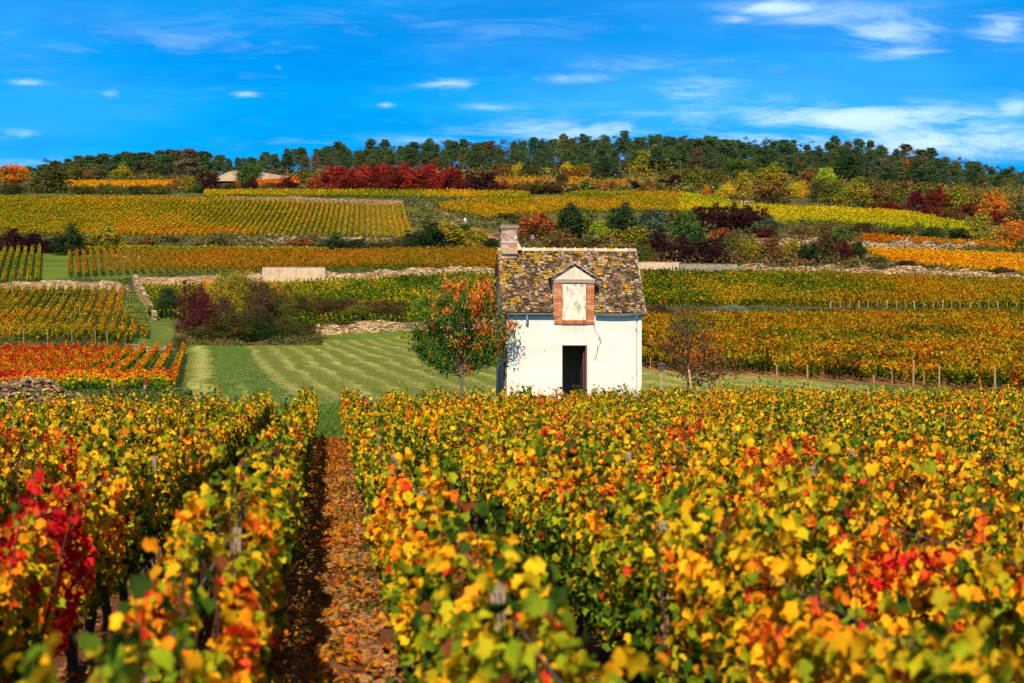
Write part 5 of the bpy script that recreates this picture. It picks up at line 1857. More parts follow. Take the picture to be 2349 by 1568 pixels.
for t_ in [(690, 712, 90, 34, 'yolive', 'on the terrace edge right of the dark hedge top'), (760, 735, 90, 34, 'dbrown', 'in front of the terrace vines, above the wall start'), (820, 738, 90, 30, 'olive', 'in front of the terrace vines, above the middle of the wall'), (890, 738, 90, 32, 'dbrown', 'in front of the terrace vines beside the cherry tree'), (640, 705, 60, 40, 'gold', 'with turning leaves above the dark hedge'), (490, 700, 60, 50, 'gold', 'with turning leaves behind the wine red one'), (575, 785, 60, 60, 'dbrown', 'thorny in the middle front of the dark hedge')]: B(*t_, near=True)
# banks on the right
lst = [(1678, 731, 92, 24, 'sage', 'spreading on the bank right of the house'), (1744, 713, 26, 9, 'sage', 'small on the bank right of the house'), (1510, 732, 80, 26, 'dbrown', 'scruffy on the bank just right of the eaves'), (1580, 734, 80, 18, 'brown', 'scruffy on the bank left of the blue green one'), (1900, 733, 110, 18, 'dkolive', 'on the bank below the vine posts'), (2000, 732, 110, 16, 'dbrown', 'second on the bank below the vine posts'), (2120, 730, 110, 16, 'dkolive', 'third on the bank below the vine posts'), (2250, 730, 110, 16, 'dbrown', 'fourth on the bank below the vine posts')]
for t_ in lst: B(*t_, near=True)
B(2222, 930, 84, 40, 'dkgreen', 'trained low at the right edge beyond the foreground vines', d=63, near=True)
B(2292, 930, 100, 48, 'dkgreen', 'second low one at the right edge beyond the foreground vines', d=63, near=True)
B(2370, 930, 100, 50, 'dkgreen', 'at the very right edge beyond the foreground vines', d=63, near=True)


# undergrowth: the brush that covers the banks, one object per bank
def undergrowth(zones, n, size, cols, label, lift=.5, seed=5, name='undergrowth'):
    rs = np.random.RandomState(seed)
    parts = []
    for (u0, d0, u1, d1, frac) in zones:
        m = int(n * frac)
        u = u0 + (u1 - u0) * rs.rand(m); d = d0 + (d1 - d0) * rs.rand(m)
        x = (u - UC) / FPX * d
        keep = vnoise(x / 2.2, d / 2.2, seed) > .22
        x = x[keep]; d = d[keep]; m = len(x)
        hh = lift * (vnoise(x / 1.8, d / 1.8, seed + 1) ** 1.5 * 1.9) * rs.rand(m)
        z = ground_z(x, d) + .03 + hh
        N = rs.normal(size=(m, 3)) * .7; N[:, 2] += .5; N[:, 1] -= .3
        T_ = rs.normal(size=(m, 3)); T_[:, 2] += .5
        t = vnoise(x / 3.5, d / 3.5, seed + 2) * 1.3 - .15 + rs.normal(size=m) * .18
        idx = np.clip((t * len(cols)).astype(int), 0, len(cols) - 1)
        C = np.array(cols)[idx] * (.6 + .8 * rs.rand(m, 1))
        parts.append(leaves(np.stack([x, d, z], 1), N, T_, size * (.6 + .8 * rs.rand(m)), C, T_FAR))
    V, F, C = cat(parts)
    o = obj(name, mesh_from(name, V, F, C), M_leaf)
    tag(o, label, 'undergrowth', kind='stuff')


SC = [CO['dkolive'], CO['olive'], CO['brown'], (.16, .12, .05), CO['dbrown'], CO['green']]
undergrowth([(-120, 290, 760, 328, .7), (700, 290, 1150, 328, .3)], 26000, .34, SC, 'tangled brown and green scrub on the bank below the striped vineyard', .8, 601)
undergrowth([(-120, 456, 760, 484, .6), (760, 458, 1150, 500, .4)], 15000, .55, SC[:3] + [CO['dkgreen']], 'scrub along the hedge bank above the striped vineyard', 1.0, 602)
undergrowth([(415, 176.5, 740, 214, .5), (660, 206, 1150, 214, .5)], 32000, .18, SC, 'rough grass and brambles around the dark hedge left of the house', .5, 603)
undergrowth([(1440, 200.5, 2480, 213, 1)], 30000, .17, [(.12, .10, .05), CO['olive'], CO['dbrown'], CO['green'], (.16, .12, .06)], 'dry grass and brambles on the bank between the two right vineyards', .35, 604)
undergrowth([(1180, 262, 1980, 330, 1)], 26000, .36, SC + [CO['rust']], 'brush filling the belt of bushes right of the roof ridge', 1.5, 605)
undergrowth([(1940, 262, 2480, 268, .15), (1760, 318, 2480, 342, .6), (1900, 308, 2480, 316, .25)], 16000, .34, SC, 'brush on the bank between the golden and the yellow green vines', .8, 606)
undergrowth([(1440, 478, 2480, 590, .8), (1150, 460, 1600, 475, .2)], 46000, .5, [CO['olive'], CO['yolive'], CO['brown'], (.15, .14, .03), CO['green'], (.24, .15, .04), CO['rust']], 'mixed thicket covering the right upper slope below the wood', 2.2, 607)
undergrowth([(-120, 545, 760, 585, .4), (700, 500, 1560, 590, .6)], 36000, .5, [CO['olive'], (.17, .14, .04), CO['brown'], CO['yolive'], CO['rust'], CO['dkolive']], 'grass and low brush along the foot of the wood', 1.7, 608)
undergrowth([(-120, 235, 340, 241, .3), (340, 239, 1140, 243.5, .4), (290, 184, 345, 232, .1), (1440, 252, 2480, 264, .2)], 9000, .2, [CO['green'], CO['dkolive'], CO['dbrown'], CO['olive']], 'grass and ivy along the tops of the terrace walls', .3, 609)
undergrowth([(920, 352, 1190, 395, .5), (960, 395, 1200, 430, .3), (900, 409, 1015, 431, .2), (1000, 420, 1250, 432, .2)], 11000, .4, [(.12, .12, .04), CO['olive'], CO['dkolive'], CO['green'], (.2, .14, .06)], 'rough grass beside the winding footpath', .4, 610)
undergrowth([(-120, 153.5, 420, 157, .6), (395, 66, 440, 92, .4)], 6000, .12, [CO['green'], CO['dkolive'], CO['dbrown']], 'weeds around the block of red vine rows', .3, 611)
undergrowth([(1130, 462, 1560, 480, .3), (1160, 352, 1600, 362, .3), (1600, 340, 2300, 350, .4)], 9000, .45, SC, 'rough scrub along the lower edge of the yellow green vineyard', 1.3, 614)
undergrowth([(1150, 240, 1440, 290, 1)], 5000, .3, SC, 'brush on the slope behind the house', .8, 615)
undergrowth([(190, 64, 420, 86, 1)], 9000, .09, [CO['green'], CO['olive'], CO['dbrown'], CO['rust']], 'weeds and brambles right of the stone heap', .35, 612)
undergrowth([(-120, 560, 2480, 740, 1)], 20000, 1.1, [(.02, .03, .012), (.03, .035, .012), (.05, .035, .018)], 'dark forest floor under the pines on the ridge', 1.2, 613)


def back_wood():
    rs = np.random.RandomState(900)
    TU = [-300, 60, 250, 430, 470, 700, 760, 860, 1010, 1300, 1500, 1660, 1850, 2000, 2150, 2300, 2349, 2700]
    TV = [408, 392, 358, 348, 378, 390, 350, 340, 330, 319, 314, 319, 330, 337, 356, 385, 396, 410]
    Pp = []; Nn = []; Cc = []
    for i in range(2300):
        u = rs.uniform(-150, 2500); d = rs.uniform(672, 725)
        low = i >= 1500
        if low:
            d = rs.uniform(588, 640)
            if 490 < u < 690 or 1520 < u < 1740: continue
        x = (u - UC) / FPX * d
        z0 = gz(x, d); zt = (VH - (np.interp(u, TU, TV) + rs.uniform(-5, 12) + (22 if low else 0))) / FPX * d
        if zt < z0 + 1: continue
        zc = z0 + (zt - z0) * rs.rand() ** .55
        m = 42
        dd = rs.normal(size=(m, 3)); dd /= np.linalg.norm(dd, axis=1, keepdims=True)
        Pp.append(np.array([x, d, zc]) + dd * np.array([1.5, 1.5, .9]) * rs.uniform(.6, 1.2) * rs.rand(m, 1) ** .4)
        Nn.append(dd + rs.normal(size=(m, 3)) * .5 + np.array([0, 0, .3]))
        c = [(.045, .075, .03), (.06, .09, .03), (.10, .10, .03), (.04, .06, .03), (.12, .08, .04)][rs.choice(5, p=[.38, .27, .12, .18, .05])]
        Cc.append(np.array([c]) * rs.uniform(.7, 1.3) * (.6 + .8 * rs.rand(m, 1)))
    Pp = np.concatenate(Pp); n = len(Pp)
    V, F, C = leaves(Pp, np.concatenate(Nn), rs.normal(size=(n, 3)), .42 * (.6 + .8 * rs.rand(n)), np.concatenate(Cc), T_FAR)
    o = obj('wood', mesh_from('wood', V, F, C), M_leaf)
    tag(o, 'far part of the wood behind the pines of the ridge', 'wood', kind='stuff')


back_wood()

# ------------------------------------------------------------------ pines of the ridge
def pine_crown(seed, nclump=34, per=60, z0=.38, rad=.20, leaf=.027):
    rs = np.random.RandomState(seed)
    Pp = []; Nn = []; Cc = []
    for i in range(nclump):
        t = rs.rand() ** .8
        z = z0 + (1 - z0) * t * .95
        R = rad * math.sqrt(max(.04, 1 - abs((t - .30) / .76) ** 2.2)) * (.55 + .75 * rs.rand()) * (1.08 - t) ** .35
        a = rs.rand() * 2 * pi
        r = R * (.35 + .65 * math.sqrt(rs.rand()))
        c = np.array([r * cos(a), r * sin(a), z])
        sz = (.055 + .035 * rs.rand()) * (1.1 - .3 * t)
        d = rs.normal(size=(per, 3)); d /= np.linalg.norm(d, axis=1, keepdims=True)
        p = c + d * sz * np.array([1.5, 1.5, .7]) * (.35 + .85 * rs.rand(per, 1))
        Pp.append(p); Nn.append(d * .5 + rs.normal(size=(per, 3)) * .6 + np.array([0, 0, .35]))
        Cc.append(np.ones((per, 3)) * (.7 + .6 * rs.rand()) * (.65 + .7 * rs.rand(per, 1)))
    Pp = np.concatenate(Pp); n = len(Pp)
    return leaves(Pp, np.concatenate(Nn), rs.normal(size=(n, 3)), leaf * (.6 + .8 * rs.rand(n)), np.concatenate(Cc), T_FAR)


def pine_trunk(seed, z0):
    rnd = random.Random(seed)
    mb = MB()
    lean = rnd.uniform(-.03, .03)
    mb.tube([(0, 0, -.05), (lean * .3, 0, .3), (lean, 0, .65), (lean * 1.3, 0, .96)], [.017, .013, .009, .003], 6)
    for i in range(14):
        z = rnd.uniform(z0 * .7, .92); a = rnd.uniform(0, 6.28); L = .15 * (1.1 - z) + .05
        mb.tube([(lean * z, 0, z), (lean * z + L * cos(a), L * sin(a), z + rnd.uniform(-.01, .04))], [.004, .0015], 4)
    me = bpy.data.meshes.new('trunk')
    me.from_pydata(mb.v, [], mb.f)
    at_ = me.color_attributes.new('Col', 'FLOAT_COLOR', 'POINT')
    at_.data.foreach_set('color', np.tile(np.array([.24, .17, .125, 1], np.float32), len(mb.v)))
    me.materials.append(M_bark)
    return me


PROTO = []
for s, (nc, per, z0, rad) in enumerate(((56, 76, .26, .20), (52, 76, .34, .22), (62, 70, .18, .21), (42, 76, .44, .21), (66, 70, .10, .22), (50, 70, .28, .17))):
    a_ = mesh_from('crown', *pine_crown(700 + s, nc, per, z0, rad)); a_.materials.append(M_pine)
    PROTO.append((a_, pine_trunk(720 + s, z0)))
TOPU = [-300, 0, 60, 100, 170, 250, 330, 430, 480, 560, 640, 700, 780, 860, 900, 960, 1010, 1100, 1200, 1300, 1400, 1500, 1600, 1660, 1720, 1850, 1920, 2000, 2080, 2150, 2200, 2300, 2349, 2700]
TOPV = [404, 398, 386, 374, 360, 352, 347, 342, 350, 354, 347, 338, 336, 327, 330, 325, 320, 326, 324, 310, 308, 306, 308, 312, 326, 324, 322, 330, 338, 350, 366, 378, 390, 400]
SECT = [(-500, 480, 'in the dense wood left of the gravel mound'), (480, 760, 'in the thin part of the wood behind the gravel mound'), (760, 1120, 'on the ridge above the scarlet bushes'), (1120, 1500, 'on the ridge above the house roof'),
        (1500, 1760, 'in the open stand with pale bare trunks'), (1760, 2100, 'in the dense wood on the right of the ridge'), (2100, 3000, 'in the wood where the ridge falls to the right edge')]
rp = random.Random(5)
npine = 0
for li, (d, step, frac) in enumerate(((575, 32, .72), (615, 25, .90), (655, 24, 1.0))):
    u = -90 + li * 9
    while u < 2450:
        uu = u + rp.uniform(-9, 9)
        dd = d + rp.uniform(-14, 14)
        u += step * rp.uniform(.8, 1.25) * (.82 if uu < 480 else 1.06)
        if 495 < uu < 690 and dd < 600: continue
        x, y, z = at(uu, dd)
        vt = float(np.interp(uu, TOPU, TOPV))
        ztop = (VH - vt) / FPX * dd
        tall = (ztop - z)
        if frac < 1:
            tall = tall * rp.uniform(frac - .12, frac + .08)
        else:
            tall = tall * rp.choice([.74, .82, .9, .94, .98, 1.0, 1.06, 1.1])
        tall = max(4.5, min(tall, 13.5)) * rp.uniform(.92, 1.08)
        if uu < 480: tall = max(4.5, (ztop - z) * rp.choice([.78, .85, .9, .94, .97, 1.0, 1.04]))
        cr, tr = PROTO[rp.choice([0, 1, 3, 5, 1, 0]) if (1500 < uu < 1760 or 480 < uu < 1500) else rp.choice([0, 2, 4, 4, 2, 4] if uu < 480 else [0, 2, 4, 4, 2, 5])]
        R = empty('pine_tree', (x, y, z), rp.uniform(0, 6.28))
        o1 = obj('crown', cr, None, R); o2 = obj('trunk', tr, None, R)
        wsc = tall * (rp.uniform(1.2, 1.8) if uu < 480 else rp.uniform(.85, 1.5))
        o1.scale = (wsc, wsc, tall); o2.scale = (tall, tall, tall)
        r = rp.random()
        base = (.050, .085, .026) if r < .62 else ((.068, .100, .030) if r < .84 else ((.11, .11, .03) if r < .96 else (.13, .085, .045)))
        kk = rp.uniform(.8, 1.2)
        o1.color = (base[0] * kk, base[1] * kk, base[2] * kk, 1)
        o2.color = (1, 1, 1, 1)
        where = next(s[2] for s in SECT if s[0] <= uu < s[1])
        kind = {0: 'dark green', 1: 'dark green', 2: 'light olive', 3: 'withered brown'}[0 if r < .62 else (1 if r < .84 else (2 if r < .96 else 3))]
        tag(R, '%s pine %s' % (kind, where), 'pine tree', '%s pines %s' % (kind, where))
        npine += 1


# ------------------------------------------------------------------ garden trees by the house
def garden_tree(name, label, u, d, zbase, trunk_top, limbs, leafcol, nleaf, lsize, trunk_r, seed, lean=0.0, tiltleaf=.9, barkc=(.16, .11, .08), cl=.16):
    rnd = random.Random(seed); rs = np.random.RandomState(seed)
    x0 = (u - UC) / FPX * d
    zb = gz(x0, d) if zbase is None else zbase
    R = empty(name, (x0, d, zb))
    tag(R, label, 'tree')
    tk = MB()
    tt = trunk_top - zb
    tk.tube([(0, 0, -.15), (0, 0, 0), (lean * .4, 0, tt * .35), (lean * .75, 0, tt * .7), (lean, 0, tt)], [trunk_r * 1.5, trunk_r * 1.15, trunk_r, trunk_r * .9, trunk_r * .85], 9, barkc)
    tr = tk.build('trunk', M_bark, R, smooth=True)
    lm = MB()
    pts_all = []
    for (pu, pv, dy, z0) in limbs:        # tip as column/row at the tree, depth offset, start height
        tip = Vector(((pu - UC) / FPX * d - x0, dy, (VH - pv) / FPX * d - zb))
        st = Vector((lean * min(1, z0 / tt) if z0 < tt else lean, 0, z0))
        m1 = st.lerp(tip, .35) + Vector((rnd.uniform(-.08, .08), rnd.uniform(-.08, .08), .02 + .10 * (tip - st).length * .3))
        m2 = st.lerp(tip, .7) + Vector((rnd.uniform(-.1, .1), rnd.uniform(-.1, .1), .06))
        r0 = trunk_r * rnd.uniform(.3, .5)
        path = [st, m1, m2, tip]
        lm.tube([tuple(p) for p in path], [r0, r0 * .7, r0 * .45, r0 * .15], 6, barkc)
        for s in range(5):
            t = rnd.uniform(.3, .98)
            p = m1.lerp(m2, min(1, t * 1.4)) if t < .7 else m2.lerp(tip, (t - .7) / .3)
            q = p + Vector((rnd.uniform(-.35, .35), rnd.uniform(-.35, .35), rnd.uniform(-.12, .32)))
            lm.tube([tuple(p), tuple(p.lerp(q, .5) + Vector((0, 0, .03))), tuple(q)], [r0 * .35, r0 * .25, r0 * .1], 4, barkc)
            for k in range(5):
                pts_all.append(tuple(p.lerp(q, .15 + .85 * k / 4)))
        for k in range(9):
            t = .25 + .75 * k / 8
            p = st.lerp(m1, t / .35) if t < .35 else (m1.lerp(m2, (t - .35) / .35) if t < .7 else m2.lerp(tip, (t - .7) / .3))
            pts_all.append(tuple(p))
    lm.build('limbs', M_bark, R, smooth=True)
    A = np.array(pts_all)
    i = rs.randint(0, len(A), nleaf)
    P3 = A[i] + rs.normal(size=(nleaf, 3)) * cl * np.array([1, 1, .8])
    P3[:, 2] -= .05
    N = rs.normal(size=(nleaf, 3)) * .6
    rad = P3 - np.array([lean, 0, tt + 1.0])
    N += rad / (np.linalg.norm(rad, axis=1, keepdims=True) + .01) * .6
    N[:, 1] -= .3
    Tt = rs.normal(size=(nleaf, 3)) * .4; Tt[:, 2] -= tiltleaf
    C = leafcol(P3, nleaf, rs)
    V, F, C = leaves(P3, N, Tt, lsize * (.6 + .7 * rs.rand(nleaf)), C, T_LONG_W)
    obj('crown', mesh_from('crown', V, F, C), M_leaf, R)
    return R


T_LONG_W = (np.array([(0, .5, 0), (.17, .12, .06), (.12, -.25, .02), (0, -.55, -.12), (-.12, -.25, .02), (-.17, .12, .06)]),
            np.array([(0, 2, 1), (0, 3, 2), (0, 4, 3), (0, 5, 4)]))


def cherry_col(P3, n, rs):
    x, z = P3[:, 0], P3[:, 2]
    nz = vnoise(x * 1.9 + 3, z * 1.9 + P3[:, 1] * 1.3, 811); n2 = vnoise(x * 5, z * 5 + P3[:, 1] * 4, 812)
    a = -.10 + .17 * (x + .2) + .12 * (z - 1.6) + 1.0 * (nz - .5) + .9 * (n2 - .5) + rs.normal(size=n) * .14
    c = np.array([(.050, .125, .012)]) * (.7 + .9 * rs.rand(n, 1))
    ol = np.array([(.16, .15, .02)]) * (.7 + .6 * rs.rand(n, 1))
    o = np.array([(.68, .17, .018)]) * (.7 + .6 * rs.rand(n, 1)); r = np.array([(.60, .065, .015)]) * (.7 + .5 * rs.rand(n, 1)); yl = np.array([(.64, .30, .02)]) * (.8 + .4 * rs.rand(n, 1))
    k = rs.rand(n)
    o = np.where((k < .25)[:, None], r, np.where((k > .78)[:, None], yl, o))
    c = np.where((a > .14)[:, None], ol, c)
    return np.where((a > .29)[:, None], o, c)


limbs = []
rl = random.Random(21)
outline = [(940, 770), (938, 745), (950, 720), (935, 790), (955, 810), (975, 835), (1000, 828), (950, 690), (975, 665), (990, 640), (1010, 655), (1025, 632), (1050, 640), (1075, 632), (1095, 645), (1112, 630), (1128, 650), (1140, 690), (1150, 720),
           (1172, 752), (1178, 742), (1160, 790), (1150, 808), (1135, 830), (1105, 838), (1080, 812), (1040, 842), (1120, 770), (960, 760), (1000, 690), (1060, 680), (1100, 690), (1020, 790), (1090, 760), (1130, 740), (985, 740), (1040, 720)]
for i, (pu, pv) in enumerate(outline):
    edge = (pu < 965 or pu > 1150)
    if pv > 800: pv -= 14
    dy = rl.uniform(-.4, .4) if edge else rl.uniform(-1.35, 1.35)
    z0 = 1.05 + max(0, (780 - pv)) / 150 * .9 + rl.uniform(-.1, .15)
    if pu > 1095: dy = abs(dy) * .9 - .25
    limbs.append((pu, pv, dy, max(1.0, z0)))
garden_tree('cherry_tree', 'young cherry tree with green and orange leaves left of the white house', 1062, 68.2, -1.28, .93, limbs, cherry_col, 12500, .14, .055, 31, lean=-.12, cl=.14)


def peach_col(P3, n, rs):
    z = P3[:, 2]
    c = np.array([(.13, .035, .022)]) * (.6 + .9 * rs.rand(n, 1))
    d = np.array([(.28, .06, .03)]) * (.6 + .8 * rs.rand(n, 1)); g = np.array([(.055, .075, .02)]) * (.6 + .9 * rs.rand(n, 1))
    k = rs.rand(n)
    c = np.where((k < .22)[:, None], d, np.where((k > .80)[:, None], g, c))
    return np.where((z > 2.55)[:, None] & (k > .12)[:, None], g * 1.1, c)


limbs = []
for (pu, pv) in [(1515, 800), (1508, 765), (1525, 735), (1545, 720), (1530, 830), (1556, 700), (1578, 682), (1590, 690), (1584, 712), (1600, 735), (1625, 745), (1650, 765), (1675, 790), (1692, 820), (1698, 858), (1680, 870), (1655, 850), (1620, 790), (1600, 850), (1615, 888), (1550, 850), (1570, 760), (1640, 810), (1545, 780)]:
    limbs.append((pu, pv, rl.uniform(-.8, .8), .85 + max(0, 800 - pv) / 180 + rl.uniform(0, .2)))
garden_tree('peach_tree', 'thin small tree with sparse dark red leaves right of the white house', 1576, 71.5, -1.25, .25, limbs, peach_col, 2000, .135, .05, 33, lean=.05, barkc=(.13, .085, .06), cl=.12)


def stake(u, d, vtop, r, label, lean=0.0, col=(.38, .24, .13), zb=None, name='wooden_stake', grp=None):
    x, y, z = at(u, d)
    zt = (VH - vtop) / FPX * d
    mb = MB()
    mb.tube([(x, y, z - .2), (x + lean, y, zt)], [r, r * .92], 7, col)
    mb.tube([(x + lean, y, zt), (x + lean, y, zt + .02)], [r * .95, r * .6], 7, tuple(c * 1.2 for c in col))
    o = mb.build(name, M_wood)
    tag(o, label, 'post', grp)
    return o


stake(1592, 71.0, 850, .045, 'leaning wooden stake tied to the small red leaved tree', lean=-.18, col=(.5, .3, .15))
# stake with a dark box on it
st = empty('bird_post', at(1517, 68.5)); tag(st, 'wooden stake topped by a small dark box between house and red tree', 'post')
mb = MB(); mb.tube([(0, 0, -.2), (0, 0, 1.25)], .035, 7, (.42, .26, .14)); mb.build('post', M_wood, st)
mb = MB(); mb.box((0, 0, 1.34), (.20, .18, .20), col=(.07, .04, .045)); mb.hexa([(-.15, -.14, 1.44), (.15, -.14, 1.44), (.15, .14, 1.44), (-.15, .14, 1.44), (-.02, -.14, 1.55), (.02, -.14, 1.55), (.02, .14, 1.55), (-.02, .14, 1.55)], (.09, .05, .05)); mb.build('box', M_dark, st)

# posts of the vineyards
stake(333, 86.5, 866, .075, 'red topped thick wooden post in front of the red vine rows', col=(.36, .24, .16))
mb = MB(); x, y, z = at(333, 86.5); zt = (VH - 866) / FPX * 86.5
mb.tube([(x, y, zt - .33), (x, y, zt + .012)], .079, 8, (.22, .03, .02)); o = mb.build('painted_top', M_wood); o.parent = bpy.data.objects['wooden_stake.001']
stake(258, 87.5, 872, .05, 'rusty wooden post at the front of the red vine rows', col=(.34, .17, .08))
VP = [(1783, 838), (1853, 838), (2005, 862), (2048, 850), (2095, 830), (2155, 838), (2283, 840), (1517 + 130, 845), (1492, 820), (1705, 868), (2120, 855)]
for i, (u, vt) in enumerate(VP):
    d = float(front_mr(np.array([u]))[0]) - .25
    k = 'the %s from the left' % ordw(sorted(q[0] for q in VP).index(u) + 1)
    stake(u, d, vt, .05 if i < 8 else .035, 'weathered vineyard post at the lower edge of the right vineyard, ' + k, lean=random.uniform(-.06, .06), col=(.33, .21, .11) if i != 3 else (.22, .13, .08), name='vineyard_post', grp='posts along the lower edge of the right vineyard')
us = [1905, 1928, 1949, 1970, 1991, 2012, 2034, 2056, 2077, 2098, 2120, 2140, 2162, 2183, 2203, 2225, 2247, 2268, 2290, 2310, 2332]
for i, u in enumerate(us):
    d = 213.4
    x, y, z = at(u, d)
    mb = MB(); mb.tube([(x, y, z - .1), (x + random.uniform(-.08, .08), y, z + random.uniform(.8, 1.15))], .055, 5, (.30, .21, .12) if i % 3 else (.42, .34, .25))
    o = mb.build('vineyard_post', M_wood)
    tag(o, 'short post under the upper right vineyard above the grassy bank, %s from the left' % ordw(i + 1), 'post', 'posts above the grassy bank on the right')
pl = [(22, 762, 0), (159, 738, 0), (249, 712, 0), (183, 705, 0), (155, 720, 0), (246, 773, 1), (165, 781, 1), (109, 784, 1), (54, 783, 1), (218, 782, 1), (282, 690, 0), (14, 744, 0)]
for i, (u, vt, f) in enumerate(pl):
    d = depth_at(u, vt + 26) if not f else 159.2
    x, y, z = at(u, d)
    mb = MB(); mb.tube([(x, y, z - .1), (x, y, z + 1.15)], .035, 5, (.30, .22, .13)); o = mb.build('vineyard_post', M_wood)
    k = sorted(q[0] for q in pl).index(u) + 1
    tag(o, 'pale post among the vines of the low left terrace, %s from the left' % ordw(k), 'post', 'posts in the low left terrace')

# ------------------------------------------------------------------ tiny hut behind the bushes
def tiny_hut():
    d = 354.0
    xc = (1036 - UC) / FPX * d
    za = (VH - 505) / FPX * d; ze = (VH - 516) / FPX * d; zb = gz(xc, d) - 1.6
    H = empty('field_hut', (xc, d, zb)); tag(H, 'gable and roof of a tiny stone hut showing above the bushes', 'hut')
    m = MB(); hw = 1.75
    m.prism([(-hw, 0), (hw, 0), (hw, ze - zb), (0, za - zb - .1), (-hw, ze - zb)], 0, 3.2, (.36, .24, .14)); m.build('wall', M_stone, H)
    r = MB()
    for s in (-1, 1):
        p = [(s * (hw + .35), -.25, ze - zb - .18), (0, -.25, za - zb), (0, 3.4, za - zb), (s * (hw + .35), 3.4, ze - zb - .18)]
        if s > 0: p = [p[1], p[0], p[3], p[2]]
        r.hexa([(a, b, c - .12) for a, b, c in p] + p, (.30, .22, .14))
    r.build('roof', M_tile, H)


tiny_hut()

# ------------------------------------------------------------------ people and dog
def plain(name, col, rough=.8):
    m, g = new_mat(name)
    p = g.n('ShaderNodeBsdfPrincipled'); p.inputs['Base Color'].default_value = (*col, 1); p.inputs['Roughness'].default_value = rough
    tc = g.n('ShaderNodeTexCoord'); nz = g.noise(tc.outputs['Object'], 14, 3)
    c = g.mix(g.smooth(nz, .4, .7, 0, .3), (*col,), tuple(v * .7 for v in col)); g.put(p.inputs['Base Color'], c)
    o = g.n('ShaderNodeOutputMaterial'); g.put(o.inputs[0], p.outputs[0])
    return m


def skin_mesh(name, verts, edges, radii, mat, parent, root=0, sub=2):
    me = bpy.data.meshes.new(name)
    me.from_pydata(verts, edges, [])
    o = obj(name, me, mat, parent)
    md = o.modifiers.new('skin', 'SKIN')
    for i, r in enumerate(radii):
        v = me.skin_vertices[0].data[i]
        v.radius = (r, r) if not hasattr(r, '__len__') else r
        v.use_root = (i == root)
    md.use_smooth_shade = True
    s = o.modifiers.new('sub', 'SUBSURF'); s.levels = 1; s.render_levels = sub
    return o


SKIN = plain('skin', (.48, .27, .19), .6)


